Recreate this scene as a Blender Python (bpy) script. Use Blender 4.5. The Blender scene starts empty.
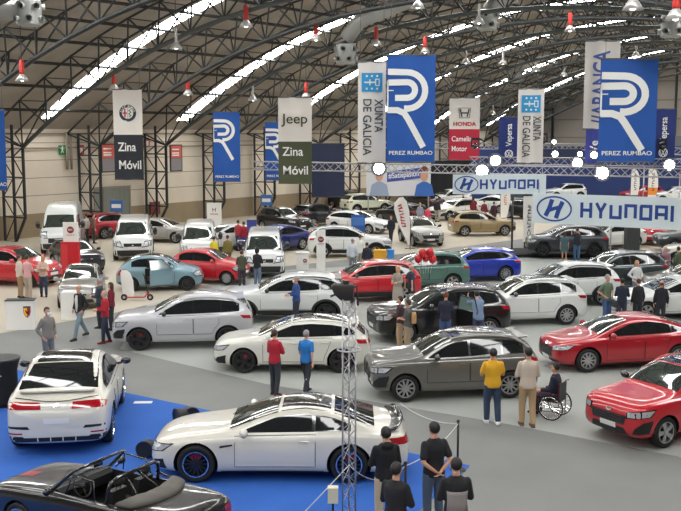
import bpy, bmesh, math, random
from mathutils import Vector, Matrix
from mathutils.bvhtree import BVHTree
random.seed(7)
C = bpy.context.scene.collection
scene = bpy.context.scene
PI = math.pi
R_ = math.radians

# ------------------------------------------------------------------ camera, world, light, exposure
CAM_H = 6.5
FPX = 986.0
PITCH = math.atan((255.5 - 133.6) / FPX)
cam_data = bpy.data.cameras.new('camera')
cam = bpy.data.objects.new('camera', cam_data)
C.objects.link(cam)
cam.location = (0, 0, CAM_H)
cam.rotation_euler = (PI / 2 - PITCH, 0, 0)
cam_data.sensor_width = 36
cam_data.lens = 36 * FPX / 681
cam_data.clip_end = 400
scene.camera = cam

w = bpy.data.worlds.new('world'); scene.world = w; w.use_nodes = True
bg = w.node_tree.nodes['Background']
bg.inputs[0].default_value = (0.95, 0.97, 1.0, 1)
bg.inputs[1].default_value = 0.62
SKYLIGHT = 16.8
scene.view_settings.view_transform = 'Standard'
scene.view_settings.look = 'None'
scene.view_settings.exposure = 0.0
scene.view_settings.gamma = 1.0
scene.view_settings.use_curve_mapping = False

# hall axes: U runs along the left wall, A runs across the hall under each arch
TH = 0.629
U = Vector((math.sin(TH), math.cos(TH), 0))
A = Vector((math.cos(TH), -math.sin(TH), 0))
W0 = Vector((-24.68, 54.55, 0))
T0, DT = 9.71, 11.6
SC, ZC, RV = 27.85, -35.58, 50.70
T_MIN, T_MAX = -46.0, 77.0
S_MAX = 55.7
def hall(t, s, z=0): return W0 + U * t + A * s + Vector((0, 0, z))
def roof_z(s, dr=0): return ZC + math.sqrt((RV - dr) ** 2 - (s - SC) ** 2)

def ray(px, py):
    d = Vector(((px - 340.5) / FPX, 1, (255.5 - py) / FPX))
    c, s = math.cos(PITCH), math.sin(PITCH)
    return Vector((d.x, d.y * c + d.z * s, -d.y * s + d.z * c))
def at(px, py, z=0.0):
    d = ray(px, py); k = (z - CAM_H) / d.z
    return Vector((d.x * k, d.y * k, z))
def atd(px, py, depth):
    d = ray(px, py); k = depth / d.y
    return Vector((d.x * k, depth, CAM_H + d.z * k))

# ------------------------------------------------------------------ materials
MATS = {}
def mat(name, col, rough=0.5, metal=0.0, coat=0.0, emit=None, es=1.0, alpha=1.0, spec=0.5):
    if name in MATS: return MATS[name]
    m = bpy.data.materials.new(name); m.use_nodes = True
    b = m.node_tree.nodes['Principled BSDF']
    b.inputs['Base Color'].default_value = (*col, 1)
    b.inputs['Roughness'].default_value = rough
    b.inputs['Metallic'].default_value = metal
    b.inputs['Coat Weight'].default_value = coat
    b.inputs['Coat Roughness'].default_value = 0.06
    b.inputs['Specular IOR Level'].default_value = spec
    if emit:
        b.inputs['Emission Color'].default_value = (*emit, 1)
        b.inputs['Emission Strength'].default_value = es
    if alpha < 1: b.inputs['Alpha'].default_value = alpha
    MATS[name] = m
    return m
def s2l(*c):
    return tuple(((x / 255) / 12.92 if x / 255 <= .04045 else ((x / 255 + .055) / 1.055) ** 2.4) for x in c)
def noisy(m, scale=3.0, amt=0.12, detail=4, stretch=None):
    nt = m.node_tree; b = nt.nodes['Principled BSDF']
    col = tuple(b.inputs['Base Color'].default_value)
    tc = nt.nodes.new('ShaderNodeTexCoord'); mp = nt.nodes.new('ShaderNodeMapping')
    if stretch: mp.inputs['Scale'].default_value = stretch
    n = nt.nodes.new('ShaderNodeTexNoise'); n.inputs['Scale'].default_value = scale; n.inputs['Detail'].default_value = detail
    r = nt.nodes.new('ShaderNodeMapRange'); r.inputs[1].default_value = .3; r.inputs[2].default_value = .7
    r.inputs[3].default_value = 1 - amt; r.inputs[4].default_value = 1 + amt
    mx = nt.nodes.new('ShaderNodeVectorMath'); mx.operation = 'SCALE'; mx.inputs[0].default_value = col[:3]
    L = nt.links.new
    L(tc.outputs['Object'], mp.inputs['Vector']); L(mp.outputs[0], n.inputs['Vector']); L(n.outputs[0], r.inputs[0])
    L(r.outputs[0], mx.inputs['Scale']); L(mx.outputs[0], b.inputs['Base Color'])
    return m
def paint(name, rgb, metal=0.0, rough=0.28):
    return mat('paint_' + name, s2l(*rgb), rough, metal, 1.0)

M_glass = mat('dark_glass', (0.012, 0.014, 0.015), 0.04, 0, 0, spec=0.5)
M_wind = mat('windshield_glass', (0.030, 0.040, 0.036), 0.03, 0, 1.0, spec=1.0)
M_tyre = mat('tyre_rubber', (0.012, 0.012, 0.012), 0.75)
M_black = mat('black_plastic', (0.014, 0.014, 0.015), 0.45)
M_gblack = mat('gloss_black', (0.008, 0.008, 0.009), 0.12, 0, 1.0)
M_well = mat('wheel_well_black', (0.006, 0.006, 0.006), 0.9)
M_alloy = mat('alloy_silver', (0.5, 0.5, 0.52), 0.3, 0.9)
M_alloyd = mat('alloy_dark', (0.05, 0.05, 0.055), 0.3, 0.7)
M_chrome = mat('chrome', (0.75, 0.75, 0.77), 0.12, 1.0)
M_lamp = mat('lamp_clear', (0.55, 0.57, 0.6), 0.08, 0.3, 1.0)
M_tail = mat('tail_lamp_red', s2l(165, 15, 28), 0.12, 0, 1.0)
M_plate = mat('white_plate', (0.75, 0.75, 0.75), 0.5)
M_ppaint = mat('PAINT', (0.8, 0.8, 0.8), 0.3, 0, 1)
M_proof = mat('ROOF', (0.8, 0.8, 0.8), 0.3, 0, 1)
M_ptrim = mat('TRIM', (0.02, 0.02, 0.02), 0.5)
M_prim = mat('RIM', (0.5, 0.5, 0.5), 0.3, 0.8)
M_red = mat('red_brake', s2l(170, 20, 25), 0.4)

# ------------------------------------------------------------------ mesh helpers
class MB:
    def __init__(s): s.v = []; s.f = []; s.m = []
    def add(s, vs, fs, mi=0):
        o = len(s.v); s.v += [tuple(v) for v in vs]
        s.f += [tuple(i + o for i in f) for f in fs]; s.m += [mi] * len(fs)
    def box(s, lo, hi, mi=0):
        x0, y0, z0 = lo; x1, y1, z1 = hi
        s.add([(x0, y0, z0), (x1, y0, z0), (x1, y1, z0), (x0, y1, z0), (x0, y0, z1), (x1, y0, z1), (x1, y1, z1), (x0, y1, z1)],
              [(0, 3, 2, 1), (4, 5, 6, 7), (0, 1, 5, 4), (1, 2, 6, 5), (2, 3, 7, 6), (3, 0, 4, 7)], mi)
    def obox(s, c, ex, ey, ez, mi=0):
        c = Vector(c)
        vs = [c + Vector(ex) * a + Vector(ey) * b + Vector(ez) * d for d in (-1, 1) for a, b in ((-1, -1), (1, -1), (1, 1), (-1, 1))]
        s.add(vs, [(0, 3, 2, 1), (4, 5, 6, 7), (0, 1, 5, 4), (1, 2, 6, 5), (2, 3, 7, 6), (3, 0, 4, 7)], mi)
    def tube(s, pts, rad, n=8, mi=0, cap=True, ell=None):
        pts = [Vector(p) for p in pts]
        if not hasattr(rad, '__len__'): rad = [rad] * len(pts)
        rings = []
        prev = None
        for i, p in enumerate(pts):
            d = (pts[min(i + 1, len(pts) - 1)] - pts[max(i - 1, 0)]).normalized()
            if prev is None:
                a = Vector((0, 0, 1)) if abs(d.z) < .9 else Vector((1, 0, 0))
                e1 = d.cross(a).normalized()
            else:
                e1 = (prev - d * prev.dot(d)).normalized()
            prev = e1; e2 = d.cross(e1)
            r = rad[i]
            rings.append([p + e1 * math.cos(2 * PI * k / n) * r + e2 * math.sin(2 * PI * k / n) * r * (ell or 1) for k in range(n)])
        vs = [v for r in rings for v in r]; fs = []
        for i in range(len(pts) - 1):
            for k in range(n):
                a, b = i * n + k, i * n + (k + 1) % n
                fs.append((a, b, b + n, a + n))
        if cap:
            fs.append(tuple(range(n - 1, -1, -1))); fs.append(tuple((len(pts) - 1) * n + k for k in range(n)))
        s.add(vs, fs, mi)
    def capsule(s, p, q, r0, r1, n=10):
        p, q = Vector(p), Vector(q); d = (q - p).normalized()
        s.tube([p - d * r0 * .92, p - d * r0 * .6, p, q, q + d * r1 * .6, q + d * r1 * .92], [r0 * .35, r0 * .8, r0, r1, r1 * .8, r1 * .35], n)
    def ellipsoid(s, c, r, n=12, m=8, mi=0):
        vs = []; fs = []
        for i in range(m + 1):
            a = -PI / 2 + PI * i / m
            for k in range(n):
                b = 2 * PI * k / n
                vs.append((c[0] + r[0] * math.cos(a) * math.cos(b), c[1] + r[1] * math.cos(a) * math.sin(b), c[2] + r[2] * math.sin(a)))
        for i in range(m):
            for k in range(n):
                fs.append((i * n + k, i * n + (k + 1) % n, (i + 1) * n + (k + 1) % n, (i + 1) * n + k))
        s.add(vs, fs, mi)
    def rings(s, rings, mi=0, closed=True, cap=True):
        n = len(rings[0]); vs = [v for r in rings for v in r]; fs = []
        for i in range(len(rings) - 1):
            for k in range(n if closed else n - 1):
                a, b = i * n + k, i * n + (k + 1) % n
                fs.append((a, b, b + n, a + n))
        if cap and closed:
            fs.append(tuple(range(n - 1, -1, -1))); fs.append(tuple((len(rings) - 1) * n + k for k in range(n)))
        s.add(vs, fs, mi)
    def lathe(s, prof, n=24, axis='z', c=(0, 0, 0), mi=0, cap=True):
        rings = []
        for r, h in prof:
            ring = []
            for k in range(n):
                a = 2 * PI * k / n; x, y = r * math.cos(a), r * math.sin(a)
                ring.append({'z': (c[0] + x, c[1] + y, c[2] + h), 'y': (c[0] + x, c[1] + h, c[2] + y), 'x': (c[0] + h, c[1] + x, c[2] + y)}[axis])
            rings.append(ring)
        s.rings(rings, mi, True, cap)
    def mesh(s, name, mats, smooth=True, fix=True):
        me = bpy.data.meshes.new(name); me.from_pydata(s.v, [], s.f)
        if not isinstance(mats, (list, tuple)): mats = [mats]
        for m in mats: me.materials.append(m)
        me.polygons.foreach_set('material_index', s.m)
        if fix:
            bm = bmesh.new(); bm.from_mesh(me)
            bmesh.ops.remove_doubles(bm, verts=bm.verts, dist=1e-5)
            bmesh.ops.recalc_face_normals(bm, faces=bm.faces); bm.to_mesh(me); bm.free()
        if smooth: me.shade_smooth()
        else: me.shade_flat()
        me.update()
        return me
    def build(s, name, mats, parent=None, smooth=False, loc=None, fix=True, auto=False):
        me = s.mesh(name, mats, smooth or auto, fix)
        if auto: me.set_sharp_from_angle(angle=R_(38))
        return link(name, me, parent, loc)
def link(name, data, parent=None, loc=None):
    o = bpy.data.objects.new(name, data); C.objects.link(o)
    if parent: o.parent = parent
    if loc is not None: o.location = loc
    return o
def empty(name, loc=(0, 0, 0), rz=0):
    o = bpy.data.objects.new(name, None); C.objects.link(o)
    o.location = loc; o.rotation_euler = (0, 0, rz); o.empty_display_size = .2
    return o
def tag(o, label, cat, group=None):
    o['label'] = label; o['category'] = cat
    if group: o['group'] = group
    return o
def struct(o, label=None):
    o['kind'] = 'structure'
    if label: o['label'] = label
    return o
def copy_tree(o, parent=None):
    c = o.copy(); C.objects.link(c)
    if parent: c.parent = parent
    for ch in list(o.children): copy_tree(ch, c)
    return c
def evaluated(o):
    dg = bpy.context.evaluated_depsgraph_get(); dg.update()
    return bpy.data.meshes.new_from_object(o.evaluated_get(dg))
def bake(me, mods):
    o = bpy.data.objects.new('bake', me); C.objects.link(o)
    for ty, kw in mods:
        m = o.modifiers.new('m', ty)
        for k, v in kw.items(): setattr(m, k, v)
    r = evaluated(o); bpy.data.objects.remove(o)
    return r

# flat strips and text on a board whose local frame is x right, z up, facing -y
def stroke(mb, pts, wd, y=0.0, th=0.01, mi=0):
    P = [Vector((p[0], p[1])) for p in pts]; n = len(P); Lf = []; Rt = []
    for i in range(n):
        d0 = (P[i] - P[i - 1]).normalized() if i else (P[1] - P[0]).normalized()
        d1 = (P[i + 1] - P[i]).normalized() if i < n - 1 else d0
        t = (d0 + d1)
        t = t.normalized() if t.length > 1e-6 else d0
        nn = Vector((-t.y, t.x)); k = wd / 2 / max(.35, nn.dot(Vector((-d0.y, d0.x))))
        Lf.append(P[i] + nn * k); Rt.append(P[i] - nn * k)
    vs = [(p.x, y, p.y) for p in Lf] + [(p.x, y, p.y) for p in Rt] + [(p.x, y - th, p.y) for p in Lf] + [(p.x, y - th, p.y) for p in Rt]
    fs = []
    for i in range(n - 1):
        fs += [(i, i + 1, n + i + 1, n + i), (2 * n + i, 3 * n + i, 3 * n + i + 1, 2 * n + i + 1), (i, 2 * n + i, 2 * n + i + 1, i + 1), (n + i, n + i + 1, 3 * n + i + 1, 3 * n + i)]
    fs += [(0, n, 3 * n, 2 * n), (n - 1, 3 * n - 1, 4 * n - 1, 2 * n - 1)]
    mb.add(vs, fs, mi)
def arc(cx, cy, r, a0, a1, n=12, ry=None):
    ry = ry or r
    return [(cx + r * math.cos(R_(a0 + (a1 - a0) * i / n)), cy + ry * math.sin(R_(a0 + (a1 - a0) * i / n))) for i in range(n + 1)]
def text(body, size, m, parent, x, z, y=-.012, name='lettering', align='CENTER', rot=0, xs=1.0, bold=.012, fit=None):
    cu = bpy.data.curves.new(name, 'FONT'); cu.body = body; cu.size = size; cu.align_x = align; cu.align_y = 'CENTER'
    cu.extrude = .004; cu.offset = bold * size; cu.materials.append(m)
    o = bpy.data.objects.new(name, cu); C.objects.link(o); o.parent = parent
    if fit:
        bpy.context.view_layer.update()
        wd = max(p[0] for p in o.bound_box) - min(p[0] for p in o.bound_box)
        if wd > 0: xs = fit / wd
    dg = bpy.context.evaluated_depsgraph_get(); dg.update()
    me = bpy.data.meshes.new_from_object(o.evaluated_get(dg)); bpy.data.objects.remove(o); bpy.data.curves.remove(cu)
    o = bpy.data.objects.new(name, me); C.objects.link(o); o.parent = parent
    o.location = (x, y, z); o.rotation_euler = (PI / 2, rot, 0); o.scale = (xs, 1, 1)
    return o

# ------------------------------------------------------------------ floor and carpets
def flat(name, pts, z, m, th=.006):
    mb = MB(); n = len(pts)
    mb.add([(p[0], p[1], z) for p in pts] + [(p[0], p[1], z - th) for p in pts],
           [tuple(range(n))] + [(i, i + n, (i + 1) % n + n, (i + 1) % n) for i in range(n)])
    return mb.build(name, m)
M_floor = noisy(mat('grey_floor', s2l(122, 123, 121), 0.62), .35, .10)
M_light = noisy(mat('light_stand_floor', s2l(160, 163, 158), 0.6), .3, .05)
M_beige = noisy(mat('beige_stand_floor', s2l(184, 175, 158), 0.6), .3, .05)
M_blue = noisy(mat('blue_carpet', s2l(40, 94, 178), 0.9), 1.2, .05)
struct(flat('floor', [hall(T_MIN, 0)[:2], hall(T_MIN, S_MAX)[:2], hall(T_MAX, S_MAX)[:2], hall(T_MAX, 0)[:2]][::-1], 0, M_floor, .3))
def carpet(name, px, z, m):
    return struct(flat(name, [at(*p)[:2] if p[1] > 140 else p for p in px], z, m))
# light stand area over the middle of the hall, up to the grey aisle of the foreground
carpet('floor_stand_area', [(120, 349), (266, 384), (507, 424), (790, 478), (980, 300), (660, 252), (600, 262), (470, 254), (430, 262), (250, 272), (150, 300)], .004, M_light)
carpet('floor_stand_area', [(-60, 344), (110, 314), (175, 298), (250, 270), (420, 252), (530, 238), (600, 205), (300, 198), (240, 212), (0, 241), (-60, 250)], .006, M_beige)
carpet('floor_stand_area', [(600, 253), (900, 262), (900, 190), (610, 195)], .008, M_beige)
blue = flat('blue_carpet', [at(-120, 341)[:2], at(470, 466)[:2], at(398, 530)[:2], at(330, 640)[:2], at(-300, 640)[:2]][::-1], .012, M_blue)
tag(blue, 'bright blue carpet under the coupe and the open convertible in the foreground', 'carpet')

# ------------------------------------------------------------------ hall shell
M_wall = noisy(mat('wall_cream', s2l(216, 205, 186), 0.75), .6, .05)
M_dado = noisy(mat('wall_dado', s2l(148, 131, 105), 0.8), .8, .06)
M_roof = noisy(mat('roof_sheet', s2l(172, 163, 150), 0.75), .5, .12)
M_steel = mat('dark_steel', s2l(50, 53, 54), 0.5, .3)
M_steelp = mat('pale_green_steel', s2l(82, 88, 86), 0.5, .2)
M_sky = mat('skylight_sheet', (.8, .8, .8), .5, emit=(.985, .985, .97), es=SKYLIGHT)
M_joint = mat('wall_joint', s2l(150, 140, 126), 0.8)

mb = MB()
def wallslab(mb, t0, t1, z0, z1, s0, s1, mi=0):
    vs = [hall(t, s, z) for z in (z0, z1) for t, s in ((t0, s0), (t1, s0), (t1, s1), (t0, s1))]
    mb.add(vs, [(0, 3, 2, 1), (4, 5, 6, 7), (0, 1, 5, 4), (1, 2, 6, 5), (2, 3, 7, 6), (3, 0, 4, 7)], mi)
wallslab(mb, T_MIN, T_MAX, -.3, 1.5, -.3, .02, 1)
wallslab(mb, T_MIN, T_MAX, 1.5, 7.4, -.3, 0, 0)
for z in (2.6, 3.7, 4.8, 5.9): wallslab(mb, T_MIN, T_MAX, z, z + .05, 0, .01, 2)
struct(mb.build('wall_left', [M_wall, M_dado, M_joint]))
mb = MB(); wallslab(mb, T_MIN, T_MAX, -.3, 7.4, S_MAX, S_MAX + .3); M_wallg = mat('wall_grey_brown', s2l(112, 108, 100), .8)
struct(mb.build('wall_right', M_wallg))
mb = MB(); wallslab(mb, T_MIN - .3, T_MIN, -.3, 16, -.3, S_MAX + .3); struct(mb.build('wall_back', M_wallg))
mb = MB()   # far gable
N = 40
ring0, ring1 = [], []
vs = []; fs = []
for i in range(N + 1):
    s = S_MAX * i / N
    vs += [hall(T_MAX, s, -.3), hall(T_MAX, s, roof_z(s) + .2), hall(T_MAX + .3, s, -.3), hall(T_MAX + .3, s, roof_z(s) + .2)]
for i in range(N):
    a = 4 * i; b = a + 4
    fs += [(a, b, b + 1, a + 1), (a + 2, a + 3, b + 3, b + 2), (a + 1, b + 1, b + 3, a + 3)]
mb.add(vs, fs)
for z in (4, 6, 8, 10, 12, 14):
    h = math.sqrt(max(0, RV ** 2 - (z - ZC) ** 2)); lo, hi = max(0, SC - h + .2), min(S_MAX, SC + h - .2)
    vv = [hall(t, s, zz) for zz in (z, z + .14) for t, s in ((T_MAX - .12, lo), (T_MAX - .12, hi), (T_MAX, hi), (T_MAX, lo))]
    mb.add(vv, [(0, 3, 2, 1), (4, 5, 6, 7), (0, 1, 5, 4), (1, 2, 6, 5), (2, 3, 7, 6), (3, 0, 4, 7)], 1)
for k in range(1, 12):
    s = S_MAX * k / 12
    vv = [hall(T_MAX + a_, s + b_, zz) for zz in (0, roof_z(s) - .1) for a_, b_ in ((-.25, -.1), (-.25, .1), (0, .1), (0, -.1))]
    mb.add(vv, [(0, 3, 2, 1), (4, 5, 6, 7), (0, 1, 5, 4), (1, 2, 6, 5), (2, 3, 7, 6), (3, 0, 4, 7)], 2)
struct(mb.build('wall_far', [mat('gable_sheet', s2l(178, 170, 160), .7), M_joint, M_steel]))

def vault(t0, t1, dr, s0=0, s1=S_MAX, n=36, th=.12):
    mb = MB(); vs = []; fs = []
    for i in range(n + 1):
        s = s0 + (s1 - s0) * i / n; z = roof_z(s, dr)
        vs += [hall(t0, s, z), hall(t1, s, z), hall(t0, s, z + th), hall(t1, s, z + th)]
    for i in range(n):
        a = 4 * i; b = a + 4
        fs += [(a, a + 1, b + 1, b), (a + 2, b + 2, b + 3, a + 3), (a, b, b + 2, a + 2), (a + 1, a + 3, b + 3, b + 1)]
    fs += [(0, 2, 3, 1), (4 * n, 4 * n + 1, 4 * n + 3, 4 * n + 2)]
    mb.add(vs, fs); return mb
HW = .55
ks = list(range(-5, 6))
edges = [T_MIN] + [e for k in ks for e in (T0 + DT * k - HW, T0 + DT * k + HW)] + [T_MAX + .3]
edges = [e for e in edges if e >= T_MIN]
edges = sorted(set(edges))
# roof sheets between the strips
bnd = []
cur = T_MIN
for k in ks:
    a_, b_ = T0 + DT * k - HW, T0 + DT * k + HW
    if a_ < T_MIN: continue
    bnd.append((cur, a_)); cur = b_
    o = vault(a_, b_, 0.0, 1.0, S_MAX - 1.0, 30, .04).build('skylight', M_sky); struct(o)
    for (sa, sb) in ((0, 1.0), (S_MAX - 1.0, S_MAX)):
        struct(vault(a_, b_, 0, sa, sb, 2, .12).build('ceiling_infill', M_roof))
bnd.append((cur, T_MAX + .3))
for a_, b_ in bnd: struct(vault(a_, b_, 0).build('ceiling', M_roof))
# purlins: one object per line
for i in range(1, 24):
    s = S_MAX * i / 24
    mb = MB(); mb.tube([hall(-20, s, roof_z(s, .28)), hall(T_MAX, s, roof_z(s, .28))], .085, 4)
    struct(mb.build('roof_purlin', M_steel))

def bar(mb, p, q, r, n=4): mb.tube([p, q], r, n, cap=False)
def roof_truss(t, full=True):
    mb = MB()
    n = 22
    S = [2.3 + (S_MAX - 4.6) * i / n for i in range(n + 1)]
    lo = [hall(t, s, roof_z(s, 2.15)) for s in S]
    U1 = []; U2 = []
    Sm = [0.3] + [(S[i] + S[i + 1]) / 2 for i in range(n)] + [S_MAX - .3]
    for s in Sm:
        U1.append(hall(t - .95, s, roof_z(s, .42))); U2.append(hall(t + .95, s, roof_z(s, .42)))
    mb.tube(lo, .125, 8, 1 if full else 0)
    mb.tube(U1, .06, 6); mb.tube(U2, .06, 6)
    for i in range(n + 1):
        for Uu in (U1, U2):
            bar(mb, lo[i], Uu[i], .046); bar(mb, lo[i], Uu[i + 1], .046)
        bar(mb, U1[i], U2[i], .03)
    return struct(mb.build('roof_truss', [M_steel, M_steelp], smooth=True, fix=False))
def column_truss(t):
    mb = MB()
    P = lambda s, z: hall(t, s, z)
    H3 = roof_z(2.3, 2.15)
    mb.tube([P(.25, 0), P(.25, roof_z(.25, .4))], .09, 6); mb.tube([P(1.3, 0), P(1.3, roof_z(1.3, .5))], .09, 6)
    mb.tube([P(1.3, 0), P(2.3, 1.5), P(2.3, H3)], .1, 6)
    zs = [0, 1.5, 2.7, 3.9, 5.1, H3]
    for i in range(5):
        bar(mb, P(.25, zs[i]), P(1.3, zs[i + 1]) if i % 2 == 0 else P(1.3, zs[i]), .045)
        a_, b_ = (zs[i], zs[i + 1])
        if i % 2: bar(mb, P(.25, b_), P(1.3, a_), .045)
        if i >= 1:
            bar(mb, P(1.3, zs[i]), P(2.3, zs[i]), .045)
            bar(mb, P(1.3, zs[i + 1]), P(2.3, zs[i]), .05) if i % 2 else bar(mb, P(1.3, zs[i]), P(2.3, zs[i + 1]), .05)
        bar(mb, P(.25, zs[i]), P(1.3, zs[i]), .04)
    bar(mb, P(2.3, H3), P(.25, roof_z(.25, .4)), .05)
    bar(mb, P(.25, 1.5), P(2.3, 1.5), .05)
    struct(mb.build('column_truss', M_steel, fix=False))
for i in range(-5, 12):
    t = T0 - DT / 4 + DT / 2 * i
    if t > T_MAX - 1: break
    roof_truss(t, i % 2 == 0)
    if i >= -2: column_truss(t)
# horizontal pipes on the wall
mb = MB()
for z in (5.6, 6.5): mb.tube([hall(-10, .12, z), hall(62, .12, z)], .05, 6)
struct(mb.build('wall_rail', M_joint, smooth=True))
mb = MB()
tt = T0 + 1.9
mb.tube([hall(tt, .3, 6.6), hall(tt, .3, 4.2)], .08, 8); mb.tube([hall(tt + .35, .3, 6.6), hall(tt + .35, .3, 4.2)], .08, 8)
tag(mb.build('downpipe', M_joint, smooth=True), 'pair of pale downpipes on the cream wall, ending above the large white van', 'pipe')
# roller door
r = empty('door_1', hall(T0 + 6.2, .03, 0), -TH + PI / 2)
def local_hall(pt, mb, s0, s1, t0, t1, z0, z1, name, m, parent=None):
    wallslab(mb, t0, t1, z0, z1, s0, s1); return mb.build(name, m, parent)
bpy.data.objects.remove(r)
mb = MB(); wallslab(mb, T0 + 4.2, T0 + 7.4, 0, 2.9, 0.02, .1)
d1 = struct(mb.build('door_1', mat('door_grey_green', s2l(128, 134, 124), .5, .1)))
mb = MB()
for k in range(5): wallslab(mb, T0 + 4.2 + k * .76, T0 + 4.26 + k * .76, 0, 2.9, .1, .14)
wallslab(mb, T0 + 4.2, T0 + 7.4, 2.82, 2.95, .1, .14); mb.build('door_frame', M_joint, d1)
# small signs on the wall
def wallsign(name, px, py, wd, ht, m, label, cat, s=.12, glyph=None):
    # board facing the hall at the wall, centred on the sight line
    d = ray(px, py); o = W0 + A * s
    k = (o - Vector((0, 0, CAM_H))).dot(A) / d.dot(A)
    p = Vector((0, 0, CAM_H)) + d * k
    r = empty(name, p, -TH + PI / 2)
    mb = MB(); mb.box((-wd / 2, -.03, -ht / 2), (wd / 2, .03, ht / 2)); mb.build('panel', m, r)
    if glyph: glyph(r, wd, ht)
    tag(r, label, cat); return r
M_wht = mat('sign_white', s2l(235, 233, 228), .5)
M_grn = mat('sign_green', s2l(30, 130, 75), .5)
M_rd = mat('sign_red', s2l(190, 30, 40), .5)
M_bl = mat('sign_blue', s2l(35, 85, 165), .5)
M_navy = mat('sign_navy', s2l(32, 42, 72), .6)
def running(r, wd, ht):
    mb = MB(); stroke(mb, [(-.1, -.2), (0, 0), (.1, -.2)], .05, -.035); stroke(mb, [(0, 0), (0, .12)], .06, -.035); stroke(mb, [(-.12, .08), (.12, .08)], .04, -.035)
    mb.add([(x + .0, -.045, z + .2) for x, z in arc(0, 0, .05, 0, 360, 8)[:-1]], [tuple(range(8))]); mb.build('pictogram', M_wht, r)
def flame(r, wd, ht):
    mb = MB(); mb.box((-wd * .25, -.04, -ht * .3), (wd * .25, -.035, ht * .25)); mb.build('pictogram', M_wht, r)
wallsign('exit_sign', 62, 150, .5, .6, M_grn, 'green emergency exit sign high on the cream wall above the large van', 'sign', glyph=running)
wallsign('fire_sign', 81, 150, .45, .65, M_rd, 'red fire equipment sign beside the downpipes on the cream wall', 'sign', glyph=flame)
wallsign('fire_sign', 147, 143, .45, .6, M_rd, 'red fire sign right of the dark hanging banner with white lettering', 'sign', glyph=flame)
wallsign('fire_cabinet', 155, 208, .95, .9, mat('cabinet_maroon', s2l(110, 45, 40), .5), 'maroon fire hose cabinet on the dado behind the silver saloon', 'cabinet', .2)
def poster(px, py, label, s=2.6):
    r = wallsign('hanging_poster', px, py, 1.15, 1.85, M_black, label, 'poster', s)
    mb = MB(); mb.box((-.5, -.045, .0), (.5, -.035, .85)); mb.build('poster_top', mat('poster_coral', s2l(205, 95, 80), .5), r)
    mb = MB(); mb.box((-.5, -.045, -.85), (.5, -.035, -.02)); mb.build('poster_bottom', mat('poster_grey', s2l(135, 130, 130), .5), r)
    mb = MB()
    for z in (.55, .3, .15): mb.box((-.4, -.055, z), (.25, -.045, z + .09))
    mb.build('writing', M_wht, r)
poster(108, 158, 'coral and grey framed poster left of the dark hanging banner')
poster(176, 158, 'coral and grey framed poster right of the dark hanging banner')

# ------------------------------------------------------------------ pendant lamps, ducts
M_shade = mat('lamp_shade_metal', s2l(190, 188, 184), .35, .4)
M_lampred = mat('lamp_red', s2l(190, 45, 38), .5)
M_bulb = mat('lamp_glow', (1, 1, 1), .5, emit=(1, .95, .9), es=7)
def vault_hit(px, py, dr):
    d = ray(px, py); o = Vector((0, 0, CAM_H))
    # march
    k = 20.0
    while k < 200:
        p = o + d * k; s = (p - W0).dot(A)
        if 0 < s < S_MAX and p.z > roof_z(s, dr): return p
        k += .1
    return o + d * 60
lamp0 = None
def pendant(px, py, red, label):
    p = vault_hit(px, py, 2.75)
    global lamp0
    r = empty('pendant_lamp', p)
    s_ = (p - W0).dot(A); top = roof_z(s_, .3) - p.z
    rh = .12 if red else .07
    mb = MB(); mb.tube([(0, 0, .5), (0, 0, top)], .02, 4); mb.build('cord', M_steel, r)
    mb = MB(); mb.lathe([(rh, .1), (rh, .2), (rh, .72), (rh * .7, .78)], 12); mb.build('gear_housing', M_lampred if red else M_shade, r, smooth=True)
    mb = MB(); mb.lathe([(.10, .1), (.20, -.02), (.33, -.24), (.31, -.24), (.18, -.03), (.08, .08)], 16, cap=False); mb.build('lamp_shade', M_shade, r, smooth=True)
    mb = MB(); mb.ellipsoid((0, 0, -.1), (.13, .13, .16)); mb.build('bulb', M_bulb, r, smooth=True)
    tag(r, label, 'lamp')
for px, py, red, lb in [
    (22, 76, 1, 'red pendant lamp over the large white van, at the left edge'), (114, 86, 1, 'red pendant lamp right above the round-badge white banner'),
    (246, 22, 1, 'red pendant lamp high in the roof above the small blue banners'), (316, 36, 1, 'red pendant lamp between the first roof lights, left of the air nozzles'),
    (188, 91, 1, 'red pendant lamp left of the smaller blue road-letter banner'), (253, 97, 0, 'grey pendant lamp right of the smaller blue road-letter banner'),
    (306, 94, 1, 'red pendant lamp just above the off-white and olive banner'), (176, 44, 0, 'grey pendant lamp beneath the leftmost bright skylight'),
    (376, 41, 1, 'red pendant lamp above the white banner with turned letters, left'), (425, 49, 1, 'red pendant lamp above the large blue banner in the centre'),
    (503, 61, 0, 'grey pendant lamp above the second white banner with turned letters'), (466, 60, 0, 'grey pendant lamp above the red and white banner'),
    (493, 112, 0, 'small grey pendant lamp left of the second turned-letter banner'), (418, 3, 0, 'grey pendant lamp at the top edge over the central duct'),
    (479, 19, 0, 'grey pendant lamp beside the right-hand air nozzle box'), (570, 27, 1, 'red pendant lamp left of the cream banner with blue letters'),
    (564, 73, 0, 'grey pendant lamp low beside the cream banner with blue letters'), (536, 68, 0, 'grey pendant lamp over the top of the second turned-letter banner'),
    (676, 12, 1, 'red pendant lamp in the top right corner'), (633, 2, 0, 'grey pendant lamp at the top edge above the rightmost large blue banner'),
    (636, 53, 0, 'grey pendant lamp touching the top of the rightmost large blue banner')]:
    pendant(px, py, red, lb)

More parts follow.
